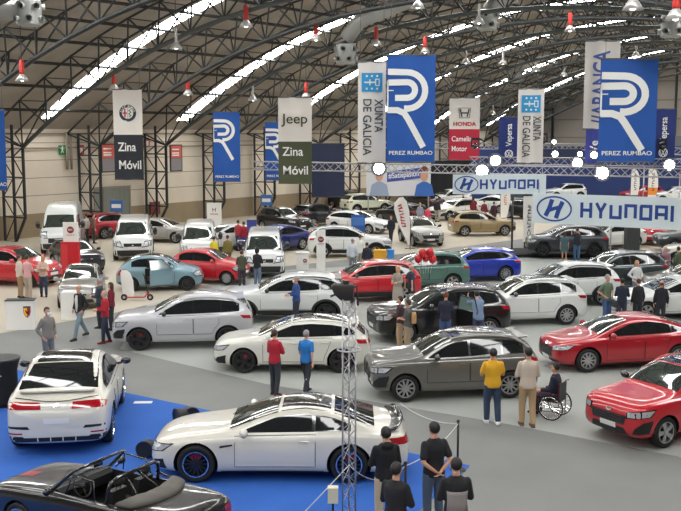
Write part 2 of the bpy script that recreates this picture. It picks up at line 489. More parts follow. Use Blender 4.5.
M_duct = mat('duct_grey', s2l(175, 176, 172), .45, .3)
def nozzle_box(px, py, dep, rz, label, duct):
    p = atd(px, py, dep); r = empty('air_nozzle', p, rz)
    mb = MB(); mb.lathe([(.48, -.55), (.55, -.5), (.55, .5), (.48, .55)], 12, 'z'); mb.build('drum', M_duct, r, auto=True)
    for a in range(0, 360, 60):
        for z in (-.28, .25):
            mb = MB()
            d = Vector((math.cos(R_(a + (15 if z > 0 else 45))), math.sin(R_(a + (15 if z > 0 else 45))), 0))
            mb.tube([d * .5 + Vector((0, 0, z)), d * .68 + Vector((0, 0, z))], .15, 10, 0, False); mb.tube([d * .5 + Vector((0, 0, z)), d * .6 + Vector((0, 0, z))], .09, 8, 1)
            mb.build('nozzle', [M_duct, M_black], r, smooth=True)
    mb = MB(); mb.tube([Vector(q) for q in duct], .42, 12); mb.build('duct', M_duct, r, smooth=True)
    s_ = (p - W0).dot(A)
    mb = MB(); mb.tube([(0, 0, .5), (0, 0, roof_z(s_, .2) - p.z)], .03, 4); mb.build('hanger', M_steel, r)
    tag(r, label, 'air nozzle')
nozzle_box(29, 13, 44, 0, 'grey air nozzle drum with a short duct in the top left corner', [(-.3, 0, .1), (-1.5, .4, .15), (-3, 1, .5)])
nozzle_box(346, 54, 56, 0, 'grey air nozzle drum on the long curved duct in the centre', [(.0, 0, .8), (.8, -.3, 1.8), (3, -1.2, 2.6), (6.5, -2.8, 3.4), (10, -5, 3.7)])
nozzle_box(487, 20, 56, 0, 'grey air nozzle drum under the duct above the red and white banner', [(.1, 0, .5), (.4, -.1, 1.0), (1.5, -.5, 1.3)])
nozzle_box(672, 26, 50, 0, 'grey air nozzle drum in the top right corner below a red lamp', [(.1, 0, .4), (1.2, 0, .8), (4, 0, 1.2)])
nozzle_box(515, 76, 88, 0, 'small far air nozzle drum left of the cream banner', [(.1, 0, .5), (1.2, -.5, 1.3), (3, -1, 2.0)])

# ------------------------------------------------------------------ cars
# stations: x, floor z, shoulder z, top z, half width   (x forward, origin on the floor mid wheelbase)
TY = {
 'suv': dict(wb=2.62, r=.34, W=1.82, tum=.30, st=[(2.13, .45, .72, .74, .55), (2.08, .30, .84, .88, .72), (1.95, .22, .93, .99, .85), (1.6, .22, .97, 1.04, .90), (1.2, .22, .99, 1.08, .91), (.88, .21, 1.0, 1.11, .91),
   (.5, .2, 1.01, 1.34, .91), (.12, .2, 1.02, 1.53, .91), (-.4, .2, 1.03, 1.60, .91), (-1.0, .2, 1.05, 1.59, .91), (-1.55, .2, 1.07, 1.53, .91), (-1.82, .22, 1.08, 1.36, .90), (-1.98, .22, 1.06, 1.14, .88), (-2.05, .28, .96, 1.0, .82), (-2.09, .42, .8, .82, .62)],
   cowl=.84, wtop=.14, rear=('z', 1.14, 1.44), B=-.3, Cp=-1.12, dlo=(.72, -1.66), doors=[(.78, -.28), (-.30, -1.05)],
   hl=[(25, .70), (46, .74), (52, .86), (40, .85), (25, .80)], gr=[(-21, .52), (21, .52), (24, .72), (-24, .72)], it=[(-26, .30), (26, .30), (21, .46), (-21, .46)],
   tl=[(26, .88), (47, .92), (50, 1.02), (24, .99)], rails=1, clad=1, drl=.9),
 'hatch': dict(wb=2.65, r=.33, W=1.80, tum=.32, st=[(2.20, .38, .60, .62, .52), (2.14, .22, .71, .75, .70), (1.95, .17, .80, .86, .83), (1.6, .16, .85, .91, .88), (1.2, .15, .89, .96, .9), (.98, .15, .91, .99, .9),
   (.5, .15, .93, 1.22, .9), (.02, .15, .94, 1.41, .9), (-.5, .15, .95, 1.455, .9), (-1.1, .15, .97, 1.43, .9), (-1.6, .16, .99, 1.34, .89), (-1.86, .17, .98, 1.15, .87), (-2.03, .2, .94, .99, .84), (-2.11, .25, .84, .87, .76), (-2.15, .38, .7, .72, .58)],
   cowl=.92, wtop=.06, rear=('z', 1.02, 1.27), B=-.28, Cp=-1.15, dlo=(.68, -1.72), doors=[(.8, -.27), (-.29, -1.08)],
   hl=[(22, .58), (44, .64), (50, .76), (24, .68)], gr=[(-21, .42), (21, .42), (20, .60), (-20, .60)], it=[(-38, .24), (38, .24), (30, .38), (-30, .38)],
   tl=[(26, .80), (47, .82), (50, .94), (24, .90)], rails=0, clad=0, drl=0),
 'liftback': dict(wb=2.70, r=.33, W=1.82, tum=.33, st=[(2.24, .38, .60, .62, .52), (2.18, .22, .70, .74, .70), (2.0, .17, .79, .85, .83), (1.6, .16, .85, .92, .89), (1.25, .15, .88, .97, .91), (1.05, .15, .9, 1.0, .91),
   (.55, .15, .92, 1.22, .91), (.05, .15, .93, 1.40, .91), (-.45, .15, .94, 1.45, .91), (-1.0, .15, .96, 1.39, .91), (-1.5, .16, .98, 1.24, .90), (-1.9, .17, .99, 1.08, .87), (-2.1, .2, .96, 1.01, .83), (-2.2, .25, .84, .87, .75), (-2.24, .38, .7, .72, .58)],
   cowl=.98, wtop=.1, rear=('x', -1.05, -1.85), B=-.3, Cp=-1.12, dlo=(.74, -1.62), doors=[(.82, -.29), (-.31, -1.1)],
   hl=[(22, .58), (44, .64), (51, .75), (24, .69)], gr=[(-21, .38), (21, .38), (19, .64), (-19, .64)], it=[(-40, .24), (40, .24), (32, .34), (-32, .34)],
   tl=[(22, .80), (46, .82), (50, .93), (24, .92)], rails=0, clad=0, drl=0),
 'coupe': dict(wb=2.78, r=.35, W=1.86, tum=.34, st=[(2.28, .32, .55, .57, .48), (2.21, .2, .64, .68, .70), (2.0, .15, .72, .80, .86), (1.6, .14, .78, .88, .92), (1.2, .14, .83, .93, .93), (.85, .14, .86, .97, .92),
   (.4, .14, .87, 1.14, .91), (-.1, .14, .88, 1.32, .91), (-.6, .14, .89, 1.37, .91), (-1.1, .14, .91, 1.31, .93), (-1.55, .14, .92, 1.15, .94), (-1.95, .15, .92, 1.0, .92), (-2.3, .18, .90, .96, .87), (-2.44, .22, .82, .86, .78), (-2.5, .36, .68, .70, .6)],
   cowl=.78, wtop=-.1, rear=('x', -1.12, -1.85), B=-.75, Cp=-1.9, dlo=(.5, -1.42), doors=[(.68, -.78)],
   hl=[(20, .52), (42, .58), (50, .70), (26, .66)], gr=[(-12, .46), (12, .46), (12, .60), (-12, .60)], it=[(-36, .20), (36, .20), (28, .36), (-28, .36)],
   tl=[(24, .70), (46, .72), (49, .84), (22, .84)], rails=0, clad=0, drl=0),
 'suvcoupe': dict(wb=2.92, r=.40, W=2.04, tum=.33, st=[(2.40, .45, .78, .80, .62), (2.32, .3, .93, .98, .85), (2.1, .25, 1.02, 1.09, .96), (1.7, .24, 1.06, 1.15, 1.01), (1.3, .24, 1.09, 1.19, 1.02), (1.05, .24, 1.1, 1.21, 1.02),
   (.6, .24, 1.11, 1.44, 1.02), (.12, .24, 1.12, 1.66, 1.02), (-.4, .24, 1.13, 1.72, 1.02), (-1.0, .24, 1.14, 1.67, 1.03), (-1.6, .24, 1.16, 1.50, 1.03), (-2.05, .25, 1.17, 1.28, 1.0), (-2.28, .27, 1.12, 1.17, .97), (-2.40, .28, 1.0, 1.04, .92), (-2.47, .42, .84, .86, .72)],
   cowl=1.0, wtop=.16, rear=('x', -1.12, -1.98), B=-.35, Cp=-1.25, dlo=(.85, -1.75), doors=[(.95, -.33), (-.37, -1.2)],
   hl=[(24, .74), (46, .80), (52, .92), (26, .88)], gr=[(-21, .55), (21, .55), (24, .80), (-24, .80)], it=[(-36, .32), (36, .32), (30, .46), (-30, .46)],
   tl=[(15, .98), (44, .99), (50, 1.07), (40, 1.12), (17, 1.10)], rails=0, clad=0, drl=0),
 'city': dict(wb=2.30, r=.29, W=1.64, tum=.26, st=[(1.80, .35, .58, .60, .46), (1.73, .22, .73, .78, .63), (1.52, .18, .85, .92, .76), (1.3, .17, .89, .97, .80), (1.05, .17, .91, 1.01, .82), (.88, .17, .92, 1.04, .82),
   (.5, .17, .93, 1.28, .82), (.15, .17, .94, 1.44, .82), (-.35, .17, .95, 1.49, .82), (-.85, .17, .96, 1.45, .82), (-1.25, .18, .96, 1.30, .80), (-1.5, .2, .95, 1.08, .78), (-1.66, .24, .88, .94, .73), (-1.75, .3, .76, .79, .66), (-1.79, .4, .66, .68, .5)],
   cowl=.82, wtop=.18, rear=('z', 1.04, 1.30), B=-.42, Cp=-1.8, dlo=(.62, -1.12), doors=[(.66, -.44)],
   hl=[(24, .62), (40, .62), (44, .72), (38, .80), (26, .78)], gr=[(-14, .56), (14, .56), (14, .62), (-14, .62)], it=[(-28, .28), (28, .28), (24, .42), (-24, .42)],
   tl=[(34, .66), (48, .66), (50, .90), (36, .90)], rails=0, clad=0, drl=0),
 'van': dict(wb=3.25, r=.33, W=1.94, tum=.14, st=[(2.48, .4, .72, .74, .68), (2.42, .25, .92, .97, .86), (2.2, .2, 1.06, 1.14, .94), (1.95, .2, 1.12, 1.24, .96), (1.8, .2, 1.15, 1.32, .97), (1.5, .2, 1.18, 1.56, .97),
   (1.15, .2, 1.2, 1.82, .97), (.8, .2, 1.2, 1.94, .97), (.2, .2, 1.2, 1.97, .97), (-1, .2, 1.2, 1.97, .97), (-2.3, .2, 1.2, 1.96, .96), (-2.42, .22, 1.2, 1.9, .94), (-2.46, .35, 1.1, 1.75, .88)],
   cowl=1.92, wtop=1.15, rear=('z', 1.25, 1.7), B=.2, Cp=-9, dlo=(1.7, .25), doors=[(1.15, .22)],
   hl=[(22, .72), (42, .78), (48, .98), (30, .96)], gr=[(-20, .72), (20, .72), (21, .88), (-21, .88)], it=[(-42, .22), (42, .22), (38, .56), (-38, .56)],
   tl=[(38, .8), (44, .8), (44, 1.4), (38, 1.4)], rails=0, clad=0, drl=0),
 'bigvan': dict(wb=3.45, r=.35, W=2.05, tum=.10, st=[(2.68, .4, .8, .82, .75), (2.62, .28, 1.05, 1.1, .92), (2.4, .25, 1.2, 1.28, 1.0), (2.2, .25, 1.27, 1.4, 1.02), (1.95, .25, 1.3, 1.65, 1.02),
   (1.65, .25, 1.32, 2.0, 1.02), (1.35, .25, 1.33, 2.28, 1.02), (.95, .25, 1.34, 2.46, 1.02), (.3, .25, 1.34, 2.52, 1.02), (-1.2, .25, 1.34, 2.52, 1.02), (-2.7, .25, 1.34, 2.5, 1.01), (-2.82, .28, 1.3, 2.4, .98), (-2.86, .4, 1.2, 2.2, .92)],
   cowl=2.2, wtop=1.62, rear=('z', 1.45, 2.0), B=.4, Cp=-9, dlo=(1.85, .5), doors=[(1.25, .3)], capz=1.98,
   hl=[(28, .92), (44, .96), (50, 1.2), (34, 1.2)], gr=[(-26, .66), (26, .66), (26, .90), (-26, .90)], it=[(-46, .28), (46, .28), (44, .62), (-44, .62)],
   tl=[(38, .8), (44, .8), (44, 1.6), (38, 1.6)], rails=0, clad=0, drl=0),
}
def interp(st, x, k):
    if x >= st[0][0]: return st[0][k]
    for a_, b_ in zip(st, st[1:]):
        if b_[0] <= x <= a_[0]:
            f = (x - b_[0]) / (a_[0] - b_[0]); return b_[k] + (a_[k] - b_[k]) * f
    return st[-1][k]
def section(x, zb, zs, zt, hw, tum):
    h = max(0, zt - zs); k = min(1, h / .35)
    y7 = hw - .11 - tum * h
    pts = [(0, zb), (hw * .8, zb), (hw - .035, zb + .07), (hw, zb + .42 * (zs - zb)), (hw - .012, zs - .10), (hw - .05, zs - .01), (hw - .10, zs + .02 * k),
           (y7, zt - .03 - .03 * k), (y7 * .80, zt - .012), (y7 * .4, zt - .002), (0, zt)]
    full = [(x, y, z) for y, z in pts] + [(x, -y, z) for y, z in pts[-2:0:-1]]
    return full
def drop(bvh, p, d, off):
    d = Vector(d).normalized()
    h = bvh.ray_cast(Vector(p), d)
    if h[0] is None: h = bvh.find_nearest(Vector(p))
    n = h[1]
    if n.dot(d) > 0: n = -n
    return h[0] + n * off
def gridpatch(fn, nu, nv):
    mb = MB(); vs = [fn(i / nu, j / nv) for i in range(nu + 1) for j in range(nv + 1)]
    mb.add(vs, [(i * (nv + 1) + j, (i + 1) * (nv + 1) + j, (i + 1) * (nv + 1) + j + 1, i * (nv + 1) + j + 1) for i in range(nu) for j in range(nv)])
    return mb
def polypatch(poly, fn, step):
    bm = bmesh.new()
    vs = [bm.verts.new((a_, 0, b_)) for a_, b_ in poly]; bm.faces.new(vs)
    xs = [p[0] for p in poly]; zs = [p[1] for p in poly]
    for ax, arr, st in ((0, xs, step[0]), (2, zs, step[1])):
        v = min(arr) + st
        while v < max(arr) - 1e-4:
            co = [0, 0, 0]; no = [0, 0, 0]; co[ax] = v; no[ax] = 1
            bmesh.ops.bisect_plane(bm, geom=bm.verts[:] + bm.edges[:] + bm.faces[:], plane_co=co, plane_no=no, dist=1e-5)
            v += st
    bm.verts.index_update()
    mb = MB(); mb.add([fn(v.co.x, v.co.z) for v in bm.verts], [[v.index for v in f.verts] for f in bm.faces]); bm.free()
    return mb
def face_out(o, c=(0, 0, .6)):
    me = o.data
    bm = bmesh.new(); bm.from_mesh(me)
    s = sum(f.calc_area() * f.normal.dot(f.calc_center_median() - Vector(c)) for f in bm.faces)
    if s < 0: bmesh.ops.reverse_faces(bm, faces=bm.faces)
    bm.to_mesh(me); bm.free(); return o

WHEELS = {}
def wheel_meshes(r, style):
    key = (round(r, 2), style)
    if key in WHEELS: return WHEELS[key]
    rr = r * .70
    t = MB(); t.lathe([(rr, -.10), (r * .9, -.115), (r * .98, -.09), (r, -.03), (r, .03), (r * .98, .09), (r * .9, .115), (rr, .10), (rr * .97, 0)], 28, 'y', cap=False)
    t.rings([[(rr * .97 * math.cos(2 * PI * k / 28), y, rr * .97 * math.sin(2 * PI * k / 28)) for k in range(28)] for y in (-.1, .0)], 0, True, False)
    rim = MB(); rim.lathe([(rr, .095), (rr * .98, .115), (rr * .90, .115), (rr * .88, .07), (rr * .88, -.02)], 28, 'y', cap=False)
    n = {'five': 5, 'ten': 10, 'multi': 14, 'steel': 8}[style]
    for k in range(n):
        a = 2 * PI * k / n
        for da in ((-.16, .16) if style == 'five' else (0,)):
            d0 = Vector((math.cos(a + da * .5), 0, math.sin(a + da * .5))); d1 = Vector((math.cos(a + da), 0, math.sin(a + da)))
            tn = Vector((-math.sin(a), 0, math.cos(a))); wdt = {'five': .022, 'ten': .018, 'multi': .011, 'steel': .04}[style]
            vs = []
            for p, y, ww in ((d0 * .04, .10, wdt * 1.3), (d1 * rr * .92, .105, wdt)):
                vs += [p - tn * ww + Vector((0, y, 0)), p + tn * ww + Vector((0, y, 0)), p + tn * ww + Vector((0, y - .03, 0)), p - tn * ww + Vector((0, y - .03, 0))]
            rim.add(vs, [(0, 1, 5, 4), (1, 2, 6, 5), (2, 3, 7, 6), (3, 0, 4, 7), (4, 5, 6, 7)])
    rim.lathe([(.001, .12), (.05, .115), (.055, .08)], 12, 'y')
    if style == 'multi': rim.lathe([(rr * 1.01, .112), (rr * .99, .122), (rr * .90, .122), (rr * .89, .10)], 28, 'y', mi=1, cap=False)
    br = MB(); br.lathe([(.001, .05), (rr * .86, .05), (rr * .86, .03), (.001, .03)], 20, 'y', cap=False)
    br.box((-.09, .05, rr * .35), (.09, .075, rr * .75), 1)
    res = (t.mesh('tyre', M_tyre), rim.mesh('rim', [M_prim, M_chrome], False), br.mesh('brake_disc', [M_well, mat('CALIPER', (.1, .1, .1))], False))
    WHEELS[key] = res
    return res

def build_car(ty, style='five', cut=None):
    P = TY[ty]; st = P['st']; wb, r, W, tum = P['wb'], P['r'], P['W'], P['tum']
    ins = MB(); ins.rings([section(*s_, tum) for s_ in st])
    body = bake(ins.mesh('car_body', [M_ppaint, M_well]), [('SUBSURF', dict(levels=2, render_levels=2))])
    bm = bmesh.new(); bm.from_mesh(body); bvh = BVHTree.FromBMesh(bm)
    # wheel wells
    cm = MB()
    R2 = r + (.055 if ty != 'suvcoupe' else .06)
    for sx in (1, -1):
        for sy in (1, -1):
            cm.lathe([(R2, sy * (W / 2 - .27)), (R2, sy * (W / 2 + .3))], 32, 'y', (sx * wb / 2, 0, r))
    cme = cm.mesh('cut', M_well)
    co = bpy.data.objects.new('cut', cme); C.objects.link(co)
    body2 = bake(body, [('BOOLEAN', dict(operation='DIFFERENCE', solver='EXACT', object=co))])
    bpy.data.objects.remove(co)
    if len(body2.polygons) < 50: body2 = body
    mi = 1 if len(body2.materials) > 1 else 0
    while len(body2.materials) < 2: body2.materials.append(M_well)
    for pl in body2.polygons:
        ok = False
        for sx in (1, -1):
            c0 = Vector((sx * wb / 2, 0, r))
            if all(math.hypot(body2.vertices[v].co.x - c0.x, body2.vertices[v].co.z - c0.z) < R2 + .012 for v in pl.vertices) and abs(pl.center.y) > W / 2 - .30:
                if math.hypot(pl.center.x - c0.x, pl.center.z - c0.z) < R2 + .01: ok = True
        pl.material_index = 1 if ok else 0
    body2.shade_smooth(); body2.set_sharp_from_angle(angle=R_(40))
    root = empty({'suv': 'suv', 'hatch': 'hatchback', 'liftback': 'saloon_car', 'coupe': 'coupe', 'suvcoupe': 'coupe_suv', 'city': 'city_car', 'van': 'van', 'bigvan': 'high_roof_van'}[ty])
    bo = link('car_body', body2, root)
    def put(name, mb, m, parent=root, smooth=True):
        return face_out(mb.build(name, m, parent, smooth=smooth, fix=False))
    hwf = lambda x: interp(st, x, 4); zsf = lambda x: interp(st, x, 2); ztf = lambda x: interp(st, x, 3)
    def yh(x): return hwf(x) - .11 - tum * max(0, ztf(x) - zsf(x)) - .045
    # windshield
    x0, x1 = P['cowl'], P['wtop']
    put('windshield', gridpatch(lambda a_, b_: drop(bvh, (x0 + (x1 - x0) * a_, (2 * b_ - 1) * yh(x0 + (x1 - x0) * a_), 4), (0, 0, -1), .007), 8, 10), M_wind)
    k, r0, r1 = P['rear']
    if k == 'x':
        put('rear_window', gridpatch(lambda a_, b_: drop(bvh, (r0 + (r1 - r0) * a_, (2 * b_ - 1) * yh(r0 + (r1 - r0) * a_) * (1 - .04 * a_), 4), (0, 0, -1), .007), 6, 10), M_glass)
        rx = r0
    else:
        xr = st[-4][0]
        put('rear_window', gridpatch(lambda a_, b_: drop(bvh, (-5, (2 * b_ - 1) * (W / 2 - .2 - tum * (r0 + (r1 - r0) * a_ - zsf(xr))), r0 + (r1 - r0) * a_), (1, 0, 0), .008), 4, 10), M_glass)
        rx = st[-5][0] + .12 if 'van' not in ty else -9
    # roof panel
    if 'van' not in ty:
        a0, a1 = x1 - .06, (r0 + .06 if k == 'x' else rx)
        put('roof_panel', gridpatch(lambda a_, b_: drop(bvh, (a0 + (a1 - a0) * a_, (2 * b_ - 1) * (yh(a0 + (a1 - a0) * a_) - .01), 4), (0, 0, -1), .006), 8, 8), M_proof)
    # side glass
    capz = P.get('capz', 9)
    def dlo_poly(xa, xb, inset=0.0):
        n = 14; lo = []; up = []
        for i in range(n + 1):
            x = xa + (xb - xa) * i / n
            zl = zsf(x) + .045 + inset; zu = min(ztf(x) - .135 - inset, capz)
            if zu - zl > .02: lo.append((x, zl)); up.append((x, zu))
        return lo + up[::-1]
    da, db = P['dlo']
    sidefn = lambda sy, off: (lambda x, z: drop(bvh, (x, sy * 3, z), (0, -sy, 0), off))
    doors = P['doors']
    for sy in (1, -1):
        fn = sidefn(sy, .004)
        tr = put('window_surround', polypatch(dlo_poly(da, db), fn, (.25, .12)), M_gblack)
        splits = [(da - .04, P['B'] + .035)] + ([(P['B'] - .035, max(P['Cp'] + .03, db + .05))] if 'van' not in ty else []) + ([(P['Cp'] - .03, db + .08)] if P['Cp'] > db + .2 else [])
        for n_, (sa, sb) in enumerate(splits):
            pp = dlo_poly(sa, sb, .018)
            if len(pp) > 5: put('side_window', polypatch(pp, sidefn(sy, .010), (.25, .12)), M_glass)
        for (xa, xb) in doors:
            lw = .013
            low = P['st'][8][1] + .17 if P['clad'] == 0 else P['st'][8][1] + .27
            whx = wb / 2
            # keep the door clear of the wheel wells
            def cl(x, z):
                for sx in (1, -1):
                    dx = x - sx * whx
                    if math.hypot(dx, z - r) < R2 + .09:
                        need = math.sqrt(max(0, (R2 + .09) ** 2 - (z - r) ** 2)); x = sx * whx + math.copysign(need, dx)
                return x
            outl = [(cl(xa - .0, z), z) for z in (low, low + .15, low + .3, zsf(xa) - .0)] + [(xb + (0), zsf(xb) - .0)] + [(cl(xb, z), z) for z in (low + .3, low + .15, low)]
            dr = put('door', polypatch(outl, sidefn(sy, .0045), (.3, .2)), M_ppaint)
            sm = MB()
            pts = outl + [outl[0]]
            dense = []
            for q0, q1 in zip(pts, pts[1:]):
                nn = max(1, int(math.hypot(q1[0] - q0[0], q1[1] - q0[1]) / .12))
                dense += [(q0[0] + (q1[0] - q0[0]) * j / nn, q0[1] + (q1[1] - q0[1]) * j / nn) for j in range(nn)]
            dense.append(dense[0])
            sm.tube([sidefn(sy, .004)(*q) for q in dense], .006, 4, cap=False); sm.build('door_seam', M_well, dr, fix=False)
            hx, hz = xb + .2, zsf(xb) - .12
            c = sidefn(sy, .018)(hx, hz)
            hm = MB(); hm.ellipsoid(c, (.10, .018, .018), 8, 6); hm.build('door_handle', M_ppaint if ty != 'coupe' else M_ppaint, dr, smooth=True)
        # mirror
        mx = P['cowl'] - .28 if 'van' not in ty else P['cowl'] - .35; mz = zsf(mx) + .10
        my = sy * (hwf(mx) + .07)
        mm = MB(); mm.ellipsoid((mx, my + sy * .03, mz + (0 if 'van' not in ty else .12)), (.075, .12, .085 if 'van' not in ty else .2), 10, 8); mm.tube([(mx, sy * (hwf(mx) - .12), mz - .07), (mx, my, mz - .03)], .03, 6)
        mo = mm.build('wing_mirror', M_ppaint if ty in ('hatch', 'liftback', 'city', 'coupe') else M_gblack, root, smooth=True)
        # wheel arch trim and sill
        if P['clad']:
            for sx in (1, -1):
                ca = []
                def fa(u, v, sx=sx, sy=sy):
                    a = R_(-28 + 236 * u); rr_ = R2 - .004 + .085 * v
                    return drop(bvh, (sx * wb / 2 + rr_ * math.cos(a), sy * 3, max(.22, r + rr_ * math.sin(a))), (0, -sy, 0), .009)
                put('arch_trim', gridpatch(fa, 20, 2), M_ptrim)
            zb = st[8][1]
            put('sill_trim', gridpatch(lambda u, v: drop(bvh, (wb / 2 - R2 - .05 - (wb - 2 * R2 - .1) * u, sy * 3, zb + .05 + .19 * v), (0, -sy, 0), .010), 10, 3), M_ptrim)
        elif ty in ('hatch', 'liftback', 'coupe'):
            zb = st[8][1]
            put('sill_trim', gridpatch(lambda u, v: drop(bvh, (wb / 2 - R2 - .05 - (wb - 2 * R2 - .1) * u, sy * 3, zb + .03 + .06 * v), (0, -sy, 0), .010), 10, 2), M_black)
        if P['rails']:
            rm = MB(); xs_ = [x1 - .15 - (x1 - .15 - (-1.5)) * i / 8 for i in range(9)]
            pts = [drop(bvh, (x, sy * (yh(x) + .02), 4), (0, 0, -1), .035) for x in xs_]; pts[0].z -= .035; pts[-1].z -= .035
            rm.tube(pts, .018, 6); rm.build('roof_rail', M_ptrim, root, smooth=True)
    # polar patches for nose and tail
    xf = st[0][0] - 1.15; xt = st[-1][0] + 1.15
    def polar(front, off):
        cx = xf if front else xt; sg = 1 if front else -1
        return lambda ph, z: drop(bvh, (cx + sg * 4 * math.cos(R_(ph)), 4 * math.sin(R_(ph)), z), (-sg * math.cos(R_(ph)), -math.sin(R_(ph)), 0), off)
    mir = lambda pl: [(-a_, b_) for a_, b_ in pl][::-1]
    for pl in (P['hl'], mir(P['hl'])):
        hb = put('headlight', polypatch(pl, polar(1, .009), (5, .06)), M_lamp)
        sg = 1 if pl is P['hl'] else -1
        ca_, cz_ = sum(a_ for a_, b_ in pl) / len(pl), sum(b_ for a_, b_ in pl) / len(pl)
        put('headlight_surround', polypatch([(ca_ + (a_ - ca_) * 1.14, cz_ + (b_ - cz_) * 1.3) for a_, b_ in pl], polar(1, .006), (5, .06)), M_gblack, hb)
    for pl in (P['tl'], mir(P['tl'])): put('tail_light', polypatch(pl, polar(0, .010), (5, .06)), M_tail)
    g = put('grille', polypatch(P['gr'], polar(1, .007), (5, .06)), M_black if 'van' not in ty else M_black)
    gz0, gz1 = P['gr'][0][1], P['gr'][2][1]
    sl = MB(); n_ = 4
    for i in range(n_):
        z = gz0 + (gz1 - gz0) * (i + .5) / n_; w_ = abs(P['gr'][0][0]) - 1.5
        sl.tube([polar(1, .012)(-w_ + 2 * w_ * j / 10, z) for j in range(11)], .006, 4, cap=False)
    sl.build('grille_bars', M_alloyd, g, fix=False)
    put('lower_intake', polypatch(P['it'], polar(1, .007), (5, .06)), M_black)
    zr = [z for _, z in P['it']]
    put('rear_bumper_trim', polypatch([(-40, min(zr) + .02), (40, min(zr) + .02), (38, max(zr) - .03), (-38, max(zr) - .03)], polar(0, .007), (5, .06)), M_ptrim if P['clad'] or 'van' in ty else M_black)
    pz = (gz0 + .02) if P['gr'][0][1] > .45 else gz0 + .05
    pz = max(P['it'][2][1], gz0 - .02) - .03
    put('number_plate', polypatch([(-11, pz - .055), (11, pz - .055), (11, pz + .055), (-11, pz + .055)], polar(1, .016), (5, .06)), M_plate)
    tz = P['tl'][0][1] - .22
    put('number_plate', polypatch([(-12, tz - .055), (12, tz - .055), (12, tz + .055), (-12, tz + .055)], polar(0, .014), (5, .06)), M_plate)
    bz = gz1 + .05 if 'van' not in ty else (gz0 + gz1) / 2
    put('badge', polypatch([(x * 4, bz + y * .04) for x, y in arc(0, 0, 1, 0, 330, 11)], polar(1, .012), (5, .06)), M_chrome)
    put('badge', polypatch([(x * 3, P['tl'][0][1] + .06 + y * .04) for x, y in arc(0, 0, 1, 0, 330, 11)], polar(0, .012), (5, .06)), M_chrome)
    # wipers
    wm = MB()
    for y0 in (.45, -.05):
        wm.tube([drop(bvh, (x0 + .02, y0, 4), (0, 0, -1), .02), drop(bvh, (x0 - .22, y0 + .02 - .4, 4), (0, 0, -1), .02)], .009, 4)
    wm.build('wiper', M_black, root)
    if ty in ('suvcoupe', 'suv', 'hatch'):
        zsp = {'suvcoupe': 1.25, 'suv': 1.455, 'hatch': 1.275}[ty]; xsp = {'suvcoupe': -2.08, 'suv': -1.70, 'hatch': -1.70}[ty]
        hwS = {'suvcoupe': .72, 'suv': .60, 'hatch': .56}[ty]
        sp = MB(); sp.obox((xsp, 0, zsp + .02), (.11, 0, -.012), (0, hwS, 0), (0, 0, .014)); sp.build('rear_spoiler', M_ppaint, root)
    if ty == 'suv':
        for sg in (1, -1):
            q = [(30 * sg, .36), (48 * sg, .38), (50 * sg, .66), (40 * sg, .62), (33 * sg, .50)]
            put('fog_lamp_surround', polypatch(q, polar(1, .008), (5, .06)), M_black)
        put('skid_plate', polypatch([(-20, .24), (20, .24), (16, .29), (-16, .29)], polar(1, .012), (5, .06)), M_alloy)
    if ty == 'hatch':
        for sg in (1, -1): put('fog_lamp_surround', polypatch([(30 * sg, .26), (46 * sg, .26), (48 * sg, .50), (36 * sg, .42)], polar(1, .008), (5, .06)), M_black)
    if ty == 'suvcoupe':
        for sg in (1, -1):
            put('rear_vent', polypatch([(26 * sg, .34), (46 * sg, .34), (46 * sg, .46), (30 * sg, .46)], polar(0, .009), (5, .06)), M_black)
            put('rear_slot', polypatch([(24 * sg, .60), (42 * sg, .62), (42 * sg, .66), (26 * sg, .66)], polar(0, .009), (5, .06)), M_black)
            put('reflector', polypatch([(30 * sg, .50), (44 * sg, .50), (44 * sg, .53), (30 * sg, .53)], polar(0, .010), (5, .06)), M_tail)
        fm = MB()
        for a in (-18, -6, 6, 18): fm.tube([polar(0, .0)(a, .44), polar(0, .03)(a, .36), polar(0, .0)(a, .32)], .010, 4)
        fm.build('diffuser_fins', M_ppaint, root)
        fm = MB(); fm.tube([drop(bvh, (-2.2 - .13 * (1 - (y / .8) ** 2), y, 4), (0, 0, -1), .01) for y in [-.8 + .2 * i for i in range(9)]], .008, 4); fm.build('tailgate_seam', M_well, root)
    if ty == 'coupe':
        for sg in (1, -1): put('bumper_duct', polypatch([(30 * sg, .24), (46 * sg, .26), (44 * sg, .44), (34 * sg, .40)], polar(1, .009), (5, .06)), M_black)
        for sy in (1, -1):
            put('wing_vent', polypatch([(.95, .66), (.72, .70), (.72, .73), (.95, .70)], sidefn(sy, .008), (.25, .12)), M_black)
        sp = MB(); sp.rings([[(-2.22 - .12 * (1 - (y / .8) ** 2) + dx, y, .975 + dz) for dx, dz in ((.16, 0), (-.02, .05), (-.06, .05), (.0, -.01))] for y in [-.8 + .16 * i for i in range(11)]]); sp.build('rear_spoiler', M_gblack, root, smooth=True)
    # wheels
    tm, rmesh, bme = wheel_meshes(r, style)
    for sx in (1, -1):
        for sy in (1, -1):
            wo = link('wheel', tm, root, (sx * wb / 2, sy * (W / 2 - .135), r))
            if sy < 0: wo.rotation_euler = (0, 0, PI)
            link('rim', rmesh, wo); link('brake_disc', bme, wo)
    bm.free()
    return root

